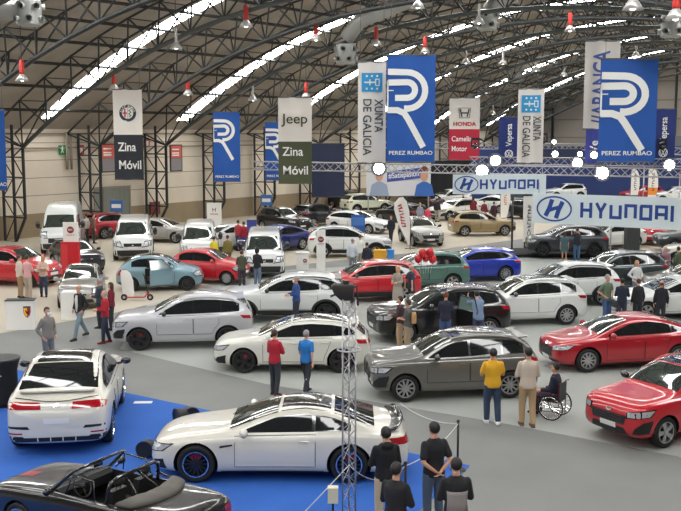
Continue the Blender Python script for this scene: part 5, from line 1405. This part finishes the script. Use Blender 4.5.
r = boxthing('badge_counter', 19.5, 330, .92, .45, .98, M_wht, 'white counter with a red and yellow shield emblem at the left', 'counter', rz=.12)
mb = MB(); mb.box((-.48, -.25, .98), (.48, .25, 1.0)); mb.build('counter_top', M_black, r)
mb = MB(); sh = [(.12, .80), (.36, .80), (.36, .60), (.32, .48), (.24, .40), (.16, .48), (.12, .60)]
mb.add([(x, -.229, z) for x, z in sh], [tuple(range(7))]); mb.add([(x, -.233, z) for x, z in [(.14, .74), (.24, .74), (.24, .44), (.17, .50), (.14, .60)]], [tuple(range(5))], 1)
mb.add([(x, -.235, z) for x, z in [(.12, .80), (.36, .80), (.36, .745), (.12, .745)]], [(0, 1, 2, 3)], 3)
stroke(mb, [(.19, .66), (.24, .58), (.30, .62), (.28, .50)], .04, -.237, .004, 2); stroke(mb, [(.20, .58), (.29, .54)], .03, -.238, .004, 2); mb.build('shield_emblem', [M_rd, mat('emblem_yellow', s2l(235, 190, 40), .5), M_bn, M_gr_], r)
boxthing('white_counter', 70.5, 320, .66, .5, .98, M_wht, 'plain white counter behind the walking man in the black jacket', 'counter')
r = boxthing('info_panel', 358, 239, .85, .12, 1.5, M_bl, 'blue info panel in front of the far white hatchback', 'sign'); mb = MB(); mb.box((-.36, -.075, .85), (.36, -.06, 1.35)); mb.build('notice', mat('blue_pale', s2l(70, 120, 190), .5), r)
boxthing('info_panel', 252, 250, .55, .12, 1.7, mat('sign_indigo', s2l(60, 75, 150), .5), 'indigo panel right of the red-shirted visitors', 'sign')
def signbox(px, py, label):
    r = boxthing('box_sign', px, py, .8, .25, 2.2, mat('sign_steelblue', s2l(60, 105, 165), .5), label, 'sign', z0=1.45); mb = MB(); mb.tube([(0, 0, 0), (0, 0, 1.5)], .04, 6); mb.build('stand', M_steel, r)
    mb = MB(); mb.box((-.3, -.135, 1.7), (.3, -.126, 1.95)); mb.build('notice', M_wht, r)
signbox(117, 234, 'blue box sign on a post by the deep red crossover'); signbox(266.5, 226, 'blue box sign on a post above the black crossover with bright window line')
r = boxthing('yellow_bin', 380, 263, .62, .45, .62, mat('bin_yellow', s2l(230, 170, 45), .5), 'yellow box beside the blue one behind the red crossover', 'box')
mb = MB(); mb.box((-.33, -.25, .62), (.33, .25, .65)); mb.build('lid', mat('bin_yellow', s2l(230, 170, 45), .5), r)
r = boxthing('blue_bin', 391, 263.5, .32, .45, .66, mat('bin_blue', s2l(55, 135, 205), .5), 'narrow blue box beside the yellow one behind the red crossover', 'box')
mb = MB(); mb.box((-.18, -.25, .66), (.18, .25, .69)); mb.build('lid', mat('bin_blue', s2l(55, 135, 205), .5), r)
r = boxthing('letter_totem', 528.5, 248, .62, .2, 2.95, M_wht, 'tall white totem with vertical dark letters and a diamond mark', 'totem', z0=.35)
marks(r, 0, 1.15, 2.5, .2, M_gr_, -.105, 7); mb = MB(); stroke(mb, [(0, .62), (.1, .85), (0, 1.08), (-.1, .85), (0, .62)], .035, -.105); mb.build('diamond_mark', M_gr_, r)
mb = MB(); mb.box((-.25, -.1, 0), (-.15, .1, .36)); mb.box((.15, -.1, 0), (.25, .1, .36)); mb.build('foot', M_black, r)
def feather(px, py, ht, wd, label, wc=None, m=None, flip=1, block=None, deg=0, tear=False):
    r = empty('feather_flag', at(px, py), R_(deg)); M = m or M_wht
    prof = [(.02, .42 * 0 + .28), (.7 * wd, .30), (wd, ht * .55), (wd * .96, ht * .78), (wd * .75, ht * .92), (wd * .4, ht * .99), (.12 * wd, ht * .97), (0.02, ht * .9)]
    if tear: prof = [(.0, .25), (.0, ht * .5), (.06, ht * .72), (.20, ht * .9), (.42, ht * .985), (.66, ht * .97), (.88, ht * .88), (.93, ht * .76), (.72, ht * .52), (.38, ht * .28), (.12, .25)]
    mb = MB(); mb.rings([[(flip * -x, y, z) for x, z in prof] for y in (-.008, .008)]); mb.build('sail', M, r)
    if tear:
        mb = MB(); mb.tube([(0, 0, 0), (.01, 0, ht * .5), (-.05, 0, ht * .74), (-.2, 0, ht * .92), (-.42, 0, ht), (-.68, 0, ht * .985), (-.9, 0, ht * .89)], .02, 6); mb.build('flag_pole', M_black, r, smooth=True)
    else:
        mb = MB(); mb.tube([(0, 0, 0), (0, 0, ht * .9), (-flip * wd * .1, 0, ht * .98), (-flip * wd * .4, 0, ht), (-flip * wd * .78, 0, ht * .93)], .018, 6); mb.build('flag_pole', M_black, r, smooth=True)
    mb = MB(); mb.tube([(-.3, 0, .02), (.3, 0, .02)], .03, 6); mb.tube([(0, -.3, .02), (0, .3, .02)], .03, 6); mb.build('cross_base', M_black, r)
    if wc: marks(r, -flip * wd * (.35 if tear else .5), ht * .42, ht * .86, wd * .26, wc, -.012, 8, -flip * wd * .3 if tear else 0)
    if block: mb = MB(); mb.box((-flip * wd * .9 if flip > 0 else .02, -.015, ht * .32), (-.02 if flip > 0 else wd * .9, -.009, ht * .5)); mb.build('colour_block', block, r)
    tag(r, label, 'flag')
feather(410, 249, 3.0, .95, 'white teardrop flag with slanting red marks left of the nose-on silver SUV', M_rd, tear=True)
feather(500, 221, 2.9, .75, 'white feather flag with orange lettering behind the sand gold SUV', mat('letter_orange', s2l(215, 110, 60), .6), flip=-1)
feather(630, 206, 3.4, .8, 'white feather flag with dark squares, left of the twin flags', M_bn, flip=-1); feather(647, 208, 3.6, .9, 'white feather flag with an orange block, right of the twin flags', M_bn, flip=-1, block=mat('block_orange', s2l(235, 140, 45), .6))
# balloons
bal = [(0, 0, 0), (.28, .05, .05), (.52, 0, -.02), (.14, -.1, .24), (.42, -.05, .26)]
base = at(418, 296)
for i, (x, y, z) in enumerate(bal):
    r = empty('balloon', base + Vector((x * 1.1, y, 1.52 + z)))
    mb = MB(); mb.ellipsoid((0, 0, 0), (.16, .16, .19), 14, 10); mb.tube([(0, 0, -.18), (0, 0, -.22)], [.01, .025], 6); mb.build('skin_balloon'.replace('skin_', ''), mat('balloon_red', s2l(205, 25, 40), .2, 0, .6), r, smooth=True)
    mb = MB(); mb.tube([(0, 0, -.2), (-x * .4 + .1, 0, -.6 - z)], .004, 4); mb.build('string', M_wht, r)
    tag(r, 'shiny red balloon in the bunch over the sage green crossover', 'balloon', 'red balloons over the sage green crossover')

# platform, rugs, card on carpet, floor lamps
pm_ = flat('x', [(-3.2, -1.6), (3.2, -1.6), (3.2, 1.6), (-3.2, 1.6)], .13, M_drb, .125); pm_.name = 'display_platform'; pm_.location = at(569, 256) + Vector((0, .9, .008)); pm_.rotation_euler = (0, 0, -.02)
tag(pm_, 'low dark platform under the anthracite SUV', 'platform')
o = flat('x', [(-.22, -.10), (.22, -.08), (.22, .12), (-.22, .10)], .018, M_wht, .004); o.name = 'paper_sheet'; o.location = at(143, 403); tag(o, 'white sheet of paper lying on the blue carpet right of the coupe-bodied SUV', 'paper')
def floorlamp(px, py, deg, label, h0=.12):
    r = empty('floor_spotlight', at(px, py), R_(deg))
    mb = MB(); mb.lathe([(.05, -.16), (.15, -.1), (.17, .1), (.18, .16), (.15, .15)], 20, 'x', (0, 0, .2)); mb.build('housing', M_black, r, smooth=True)
    mb = MB(); mb.lathe([(.001, .145), (.15, .145), (.15, .13)], 20, 'x', (0, 0, .2)); mb.build('lens', mat('lens_blue', s2l(30, 60, 140), .1, 0, 1), r, smooth=True)
    mb = MB(); mb.tube([(0, -.2, .2), (0, -.2, .02), (0, .2, .02), (0, .2, .2)], .015, 5); mb.build('bracket', M_black, r); tag(r, label, 'spotlight')
floorlamp(182, 424, -150, 'black floor spotlight on the blue carpet, left one beyond the coupe bonnet'); floorlamp(190, 422, -60, 'black floor spotlight on the blue carpet, right one beyond the coupe bonnet')
floorlamp(147, 457, -100, 'black floor spotlight just left of the coupe nose')

# black stretch-cover table at the left edge
r = empty('covered_table', at(3, 404))
mb = MB(); n = 28; rr = []
for z, rad in ((0, .44), (.15, .42), (.5, .36), (.85, .36), (1.05, .41), (1.12, .44)):
    rr.append([(rad * math.cos(2 * PI * k / n) * (1 + .03 * math.cos(4 * 2 * PI * k / n)), rad * math.sin(2 * PI * k / n) * (1 + .03 * math.cos(4 * 2 * PI * k / n)), z) for k in range(n)])
mb.rings(rr); mb.build('stretch_cover', mat('cover_black', s2l(22, 22, 24), .8), r, smooth=True)
mb = MB(); mb.lathe([(.44, 1.12), (.45, 1.13), (.44, 1.15)], 28); mb.build('table_top', M_black, r)
text('T', .17, M_txt, r, .06, .72, -.37, bold=.03)
tag(r, 'high table in black stretch cover at the left edge, before the shield counter', 'table')

# red scooter with pale draped shield panel
r = empty('red_scooter', at(137, 300.5), 0)
mb = MB(); mb.rings([[(x, y, z) for y, z in ((-.08, .11), (.08, .11), (.08, .15), (-.08, .15))] for x in (-.42, .30)]); mb.tube([(.30, 0, .13), (.46, 0, .34), (.52, 0, .12)], .035, 8); mb.build('deck', mat('scooter_red', s2l(180, 28, 38), .35, 0, .6), r, auto=True)
mb = MB(); mb.tube([(.44, 0, .2), (.30, 0, 1.02)], .022, 8); mb.tube([(.30, -.2, 1.04), (.30, .2, 1.04)], .018, 8); mb.build('steering_stem', M_black, r, smooth=True)
for x in (-.5, .52):
    mb = MB(); mb.lathe([(.05, -.025), (.12, -.03), (.13, 0), (.12, .03), (.05, .025)], 20, 'y', (x, 0, .13)); w__ = mb.build('wheel', M_tyre, r, smooth=True); mb = MB(); mb.lathe([(.001, -.032), (.055, -.032), (.055, .032), (.001, .032)], 14, 'y', (x, 0, .13)); mb.build('hub', M_alloy, w__)
tag(r, 'red electric kick scooter in front of the ice blue car', 'scooter')
r = empty('white_display_panel', at(127.5, 298), .2)
mb = MB(); mb.rings([[(x * wd_ + dx, y, z) for x, y in ((-1, -.03), (0, -.07), (1, -.03), (1, .02), (0, -.02), (-1, .02))] for z, wd_, dx in ((0, .20, .05), (.3, .22, .04), (.7, .24, 0), (1.0, .19, -.06), (1.12, .10, -.1))]); mb.build('panel', M_wht, r, auto=True)
mb = MB(); mb.box((-.2, -.02, 0), (.25, .16, .03)); mb.build('foot', M_wht, r)
tag(r, 'curved white display panel standing at the left wheel of the red scooter', 'panel')

# foreground lattice mast with black lamps
mp = atd(349, 470, 15.5); r = empty('lattice_mast', (mp.x, mp.y, 0))
mb = MB(); R0 = .12; hgt = TZ(300, 15.5)
crn = [Vector((R0 * math.cos(R_(a)), R0 * math.sin(R_(a)), 0)) for a in (90, 210, 330)]
for c in crn: mb.tube([c, c + Vector((0, 0, hgt))], .014, 8)
mb.build('upright', M_alu, r, smooth=True)
mb = MB(); nst = 22
for i in range(nst):
    for j in range(3):
        a_, b_ = crn[j], crn[(j + 1) % 3]
        if i % 2: a_, b_ = b_, a_
        bar(mb, a_ + Vector((0, 0, hgt * i / nst)), b_ + Vector((0, 0, hgt * (i + 1) / nst)), .007, 5)
mb.build('lattice', M_alu, r, fix=False)
zr = TZ(352, 15.5); mb = MB(); mb.tube([(.19 * math.cos(2 * PI * k / 20), .19 * math.sin(2 * PI * k / 20), zr) for k in range(21)], .015, 6, cap=False); mb.build('ring_bracket', M_alu, r)
mb = MB(); mb.box((-.28, -.28, 0), (.28, .28, .03)); mb.build('base_plate', M_steel, r)
mb = MB(); mb.rings([[(x, y, z) for x, y in ((-.36 * q, -.14 * q), (.06, -.14 * q), (.08, .14 * q), (-.36 * q, .14 * q))] for z, q in ((hgt - .02, .35), (hgt + .08, .65), (hgt + .2, .8), (hgt + .24, .7))])
mb.tube([(-.05, 0, hgt + .22), (-.05, 0, hgt + .3)], .05, 8); mb.build('lamp_head', mat('lamp_bronze', s2l(48, 43, 40), .6), r, auto=True)
mb = MB(); mb.tube([(-.30, -.05, hgt + .05), (.12, -.05, hgt + .22), (.14, 0, hgt - .1)], .02, 6); mb.build('lamp_bracket', M_steel, r)
tag(r, 'slender aluminium lattice mast with a dark lamp head in the foreground', 'mast')
r = boxthing('foot_weight', 333, 560, .16, .14, 1.14, mat('weight_cream', s2l(215, 208, 185), .6), 'cream box fixed low beside the foreground lattice mast', 'box', z0=.9)
mb = MB(); mb.tube([(0, 0, 0), (0, 0, .92)], .02, 6); mb.build('post', M_black, r)
# rope barriers
def stanchion(px, py, ht, label):
    b = at(px, py); r = empty('barrier_post', b)
    mb = MB(); mb.tube([(0, 0, 0), (0, 0, ht)], .022, 8); mb.ellipsoid((0, 0, ht), (.035, .035, .03)); mb.build('post', M_black, r, smooth=True)
    mb = MB(); mb.lathe([(.16, 0), (.16, .015), (.04, .035)], 20); mb.build('base', M_black, r); tag(r, label, 'barrier'); return b + Vector((0, 0, ht - .05))
s1 = stanchion(457.5, 470, .98, 'black barrier post right of the man with clasped hands'); s2 = stanchion(405, 520, 1.0, 'black barrier post between the two standing men in black')
def rope(p, q, sag, label):
    p, q = Vector(p), Vector(q); mb = MB()
    mb.tube([p.lerp(q, i / 12) - Vector((0, 0, sag * 4 * (i / 12) * (1 - i / 12))) for i in range(13)], .008, 6)
    tag(mb.build('barrier_rope', mat('rope_white', s2l(205, 205, 200), .7), smooth=True), label, 'rope')
rope(s1, s2, .12, 'white rope from the right barrier post to the one between the men')
rope(s2, (mp.x, mp.y, 1.15), .25, 'white rope from the middle barrier post to the lattice mast')
rope((mp.x, mp.y, 1.15), (mp.x - 1.35, mp.y - 1.1, .1), .02, 'white rope slanting from the lattice mast down to the left')
rope(s1, at(400, 437) + Vector((0, 0, .75)), .12, 'white rope from the right barrier post towards the rear of the white coupe')

# ------------------------------------------------------------------ visitors
BLKC = (30, 30, 33); JEAN = (62, 82, 112); JEANL = (120, 138, 150); DK = (45, 48, 56)
P(492, 423.5, 1.72, 95, (225, 170, 40), (50, 66, 92), 'man in a yellow shirt and jeans seen from behind', 'black', arms='front', stride=.06, sleeve='short', vox=.014, shoes=(225, 225, 225), build_=1.12)
P(527, 426, 1.78, 92, (205, 190, 175), (178, 150, 115), 'man in a beige shirt and tan trousers seen from behind, hands in front', 'black', arms='front', stride=.05, vox=.014, shoes=(110, 80, 60), build_=1.06)
P(275, 395, 1.66, 60, (168, 30, 48), (50, 54, 62), 'man in a red sweater with folded arms by the pearl white hatchback', 'brown', arms='cross', stride=.05, vox=.014, shoes=(60, 45, 40))
P(306.5, 393.5, 1.62, 65, (40, 120, 195), DK, 'man in a bright blue T-shirt strolling by the pearl white hatchback', 'grey', arms='swing', armsR='swingb', stride=.26, sleeve='short', vox=.014, bald=False)
P(49, 369, 1.74, -40, (128, 122, 118), (100, 108, 116), 'man in a grey jumper with a face mask, looking right', 'brown', arms='pocket', vox=.014, mask=True)
P(80.5, 338.5, 1.72, -122, (32, 32, 34), JEANL, 'man walking in a black jacket and pale jeans', 'grey', arms='pocket', stride=.34, vox=.014, jacket_open=(215, 212, 205), bald=True, shoes=(50, 38, 30))
P(106, 343, 1.66, -160, (165, 25, 45), (50, 56, 76), 'bald man in a red jacket and dark jeans behind the walking man', 'grey', arms='front', stride=.1, vox=.016, bald=True, shoes=(120, 45, 35))
P(101, 328, 1.68, 170, (58, 66, 78), DK, 'grey-haired masked man in dark grey beside the bald man in red', 'grey', arms='front', vox=.018, mask=True)
P(112, 330, 1.60, 180, (120, 25, 45), DK, 'dark-haired woman in dark red behind the bald man in red', 'brown', female=True, longhair=True, vox=.018)
P(44, 296.5, 1.66, -75, (205, 178, 160), (52, 66, 90), 'blonde woman with folded arms and jeans by the silver-grey city car', 'blond', arms='cross', female=True, longhair=True, vox=.018, stride=.06)
P(28.5, 299.5, 1.76, 60, (215, 165, 165), (175, 160, 145), 'man in a pink shirt by the red city car', 'brown', arms='front', vox=.018, sleeve='short')
P(20.5, 298, 1.74, 40, (215, 200, 190), (160, 135, 105), 'man in a cream shirt left of the pink-shirt man', 'brown', arms='down', vox=.018)
P(87, 243, 1.75, 150, (205, 200, 195), (60, 55, 60), 'person in a white top by the tall white van', 'brown', vox=.022, female=True)
P(94, 243.5, 1.8, 20, (120, 95, 85), (70, 62, 60), 'person in brown beside the deep red crossover', 'brown', vox=.022)
P(242, 288.5, 1.62, 95, (70, 74, 58), (48, 50, 58), 'person in an olive and orange jacket seen from behind', 'brown', vox=.018, arms='front')
P(257.5, 288, 1.7, 60, (32, 32, 38), (95, 110, 130), 'person in a black hooded top beside the olive and orange jacket', 'hood', vox=.018, arms='front')
P(214.5, 270, 1.62, 60, (225, 210, 50), (70, 75, 90), 'person in a bright yellow top behind the small red city car', 'brown', vox=.02)
P(228, 270, 1.68, 120, (130, 120, 65), (100, 95, 70), 'person in an olive top behind the small red city car', 'brown', vox=.02)
P(238.5, 251, 1.72, 60, (170, 60, 65), JEAN, 'visitor in a faded red shirt by the white saloon, left of a pair', 'brown', vox=.022, sleeve='short')
P(244, 252.5, 1.70, 130, (150, 25, 40), JEAN, 'visitor in a dark red shirt by the white saloon, right of a pair', 'brown', vox=.022)
P(296.5, 327, 1.74, 200, (45, 75, 135), (45, 50, 62), 'masked man in a blue jacket before the bright white crossover', 'grey', arms='front', vox=.016, mask=True)
P(352.5, 275, 1.70, 80, (200, 205, 215), (120, 125, 130), 'grey-haired man in a pale blue shirt behind the red crossover', 'grey', vox=.02)
P(360, 271, 1.74, 60, (225, 222, 215), (150, 140, 130), 'person in a white top near the yellow box', 'brown', vox=.02)
P(367, 276, 1.55, 100, (42, 44, 56), DK, 'dark-haired person in navy left of the yellow box', 'black', vox=.02)
P(397.5, 310, 1.64, -120, (150, 142, 132), (160, 152, 142), 'blonde woman in a long grey dress by the black SUV', 'blond', arms='front', female=True, longhair=True, skirt=.25, vox=.016)
P(411, 309, 1.66, 30, (48, 52, 70), DK, 'balding man in a dark T-shirt beside the woman in the grey dress', 'grey', arms='swingb', sleeve='short', bald=True, vox=.016)
P(400, 350, 1.64, 160, (70, 52, 58), (178, 150, 120), 'woman in brown looking at the black SUV, left of a pair', 'brown', arms='front', female=True, vox=.016, mask=True)
P(408, 353, 1.6, 150, (88, 88, 88), (160, 140, 115), 'woman in grey with a tan backpack looking at the black SUV', 'brown', arms='front', female=True, vox=.016, mask=True, sleeve='short', bag=(190, 150, 105))
P(445, 348, 1.72, 80, (32, 36, 56), (60, 82, 125), 'man in dark blue beside the front door of the black SUV', 'ginger', vox=.018, arms='front', bend=.15)
P(478, 347, 1.74, 100, (112, 132, 160), (60, 70, 100), 'man in a pale blue shirt leaning in at the open door of the black SUV', 'black', vox=.018, arms='up', bend=.3)
P(606, 325, 1.74, -60, (98, 116, 96), (68, 92, 135), 'man in a green T-shirt and jeans facing the camera', 'grey', arms='hip', sleeve='short', vox=.016)
P(621, 327, 1.66, 75, (34, 40, 58), (50, 55, 70), 'man in a navy jacket seen from behind right of the green T-shirt', 'black', vox=.016, arms='front')
P(637, 326, 1.62, 100, (36, 36, 42), DK, 'woman in black seen from behind beyond the deep red saloon', 'brown', vox=.016, female=True)
P(660, 327.5, 1.6, 80, (36, 36, 44), DK, 'balding man in black left of the right edge', 'ginger', vox=.016, bald=True)
P(635.5, 303, 1.66, -70, (215, 215, 215), (110, 115, 125), 'blonde woman in a white blouse with a brown bag by the dark green-grey SUV', 'blond', longhair=True, female=True, vox=.018, arms='hip')
P(664, 286, 1.72, -120, (150, 115, 125), (110, 100, 100), 'grey-haired man in a checked shirt by the cream SUV', 'grey', vox=.018, bald=True, arms='front')
P(677, 286, 1.7, 120, (80, 96, 70), (60, 62, 60), 'man in green at the right edge of the picture', 'brown', vox=.018)
P(564, 262.5, 1.58, 80, (72, 98, 105), (66, 92, 98), 'woman in a short teal dress at the dark platform', 'brown', female=True, longhair=True, skirt=.62, sleeve='short', vox=.02, shoes=(220, 220, 220))
P(576.5, 262, 1.74, 95, (35, 38, 48), (65, 95, 130), 'man in a black shirt and jeans at the dark platform', 'brown', vox=.02, arms='up', sleeve='short')
P(391, 243.5, 1.66, -120, (32, 36, 52), (38, 44, 60), 'person in dark clothes walking left of the feather flag', 'brown', vox=.022, stride=.15)
P(331, 227.5, 1.66, 40, (75, 62, 60), (60, 56, 58), 'dark-clad visitor left of the white hatchback', 'brown', vox=.025)
P(345, 229.5, 1.75, 90, (60, 60, 70), (70, 72, 80), 'dark-clad visitor by the blue info panel', 'brown', vox=.025)
P(317, 252, 1.7, 160, (50, 45, 48), (50, 50, 55), 'person in black behind the tall white totem', 'brown', vox=.022)
P(400.5, 226, 1.8, 90, (200, 160, 120), (205, 175, 145), 'person in beige behind the feather flag', 'brown', vox=.025)
P(420, 227, 1.7, 60, (150, 155, 170), JEANL, 'blonde visitor in pale blue behind the feather flag', 'blond', vox=.025)
P(427.5, 228, 1.5, 60, (215, 70, 100), (90, 90, 100), 'child in a pink top behind the nose-on silver SUV', 'brown', vox=.025)
P(437, 222, 1.75, 60, (36, 36, 42), (165, 160, 145), 'dark-haired visitor in black and beige behind the nose-on silver SUV', 'black', vox=.025)
P(473, 221, 1.72, 60, (120, 30, 45), DK, 'visitor in dark red above the sand gold SUV, alone', 'black', vox=.025)
P(484, 224, 1.72, 60, (115, 40, 50), (50, 52, 62), 'visitor in maroon above the sand gold SUV, left of a pair', 'brown', vox=.025)
P(493.5, 226, 1.72, 100, (60, 35, 42), (50, 52, 62), 'visitor in dark brown above the sand gold SUV, right of a pair', 'black', vox=.025)
P(463, 214, 1.7, 0, (40, 38, 40), DK, 'dark-clad visitor beyond the roof of the sand gold SUV', 'brown', vox=.025)
P(298, 244, 1.7, -30, (45, 40, 45), (90, 45, 50), 'visitor in dark maroon right of the black crossover', 'brown', vox=.022)
# people nearest the camera
def near(px, ptop, ht, *a, **k):
    # head top seen at (px, ptop): the feet stand below the frame
    d = ray(px, ptop); q = (ht - CAM_H) / d.z
    return person(Vector((d.x * q, d.y * q, 0)), ht, *a, **k)
near(386, 427.5, 1.74, 105, (26, 26, 30), (196, 178, 150), 'man in a black hooded top and cream trousers at the rear of the white coupe', 'black', arms='front', vox=.011, jacket_open='hood', build_=1.06)
near(434.5, 422.5, 1.78, 112, (30, 30, 36), (78, 92, 112), 'man in a black T-shirt with hands clasped behind his back', 'black', arms='back', sleeve='short', vox=.011, build_=1.06)
near(396, 463, 1.72, 60, (34, 34, 38), (60, 62, 70), 'man in a black sweatshirt in front, between the hooded man and two-tone jacket', 'black', arms='front', vox=.011, build_=1.05)
near(456.5, 458.5, 1.74, 95, (34, 34, 38), (60, 62, 70), 'man in a black jacket with a pale grey back panel', 'black', arms='front', vox=.011, shirt2=(150, 142, 142), build_=1.05)
# man in the wheelchair
wp = at(551.5, 417)
r = person(wp + Vector((.07, -.03, 0)), 1.68, 146, (36, 40, 58), (60, 62, 74), 'man in a navy jacket sitting in the wheelchair', 'black', arms='lap', sit=True, vox=.014, bend=.02)
r = empty('wheelchair', wp, R_(146)); r.scale = (.96,) * 3
mb = MB(); mb.box((-.22, -.22, .42), (.24, .22, .46)); mb.build('seat', M_black, r)
mb = MB(); mb.rings([[(-.25 - .02 * k, y, .46 + .45 * k), (-.21 - .02 * k, y, .46 + .45 * k)][::1] + [(-.21 - .02 * k, y, .46 + .45 * k + .001), (-.25 - .02 * k, y, .46 + .45 * k + .001)] for y, k in ((-.22, 0), (.22, 0))], cap=False); mb.box((-.27, -.22, .44), (-.235, .22, .88)); mb.build('backrest', M_black, r)
for sy in (1, -1):
    mb = MB(); c = Vector((-.08, .29 * sy, .31)); mb.tube([c + Vector((.30 * math.cos(2 * PI * k / 32), 0, .30 * math.sin(2 * PI * k / 32))) for k in range(33)], .016, 6, cap=False)
    w__ = mb.build('drive_wheel', M_tyre, r, smooth=True)
    mb = MB(); mb.tube([c + Vector((.26 * math.cos(2 * PI * k / 32), .04 * sy, .26 * math.sin(2 * PI * k / 32))) for k in range(33)], .009, 6, cap=False); mb.build('hand_rim', M_chrome, w__, smooth=True)
    mb = MB()
    for k in range(18): mb.tube([c, c + Vector((.29 * math.cos(2 * PI * k / 18), 0, .29 * math.sin(2 * PI * k / 18)))], .003, 4)
    mb.ellipsoid(c, (.04, .03, .04)); mb.build('spokes', M_chrome, w__)
    mb = MB(); c2 = Vector((.40, .20 * sy, .08)); mb.lathe([(.02, -.02), (.08, -.02), (.08, .02), (.02, .02)], 16, 'y', c2); mb.build('caster', M_tyre, r)
    mb = MB(); mb.tube([(-.25, .22 * sy, .10), (-.25, .22 * sy, .90), (-.33, .22 * sy, .92)], .013, 6); mb.tube([(-.24, .22 * sy, .62), (.20, .22 * sy, .62), (.26, .22 * sy, .44)], .013, 6); mb.tube([(-.25, .22 * sy, .44), (.28, .22 * sy, .44), (.42, .18 * sy, .12)], .013, 6); mb.tube([(-.25, .22 * sy, .2), (.40, .20 * sy, .16)], .011, 6)
    mb.build('side_frame', mat('frame_maroon', s2l(110, 30, 55), .35, .3), r, smooth=True)
    mb = MB(); mb.box((.40, .03 * sy if sy > 0 else -.17, .09), (.55, .17 if sy > 0 else -.03, .105)); mb.build('footrest', M_black, r)
tag(r, 'manual wheelchair with maroon frame in front of the deep red saloon', 'wheelchair')
for l in REPORT: print('CARFIT', l)
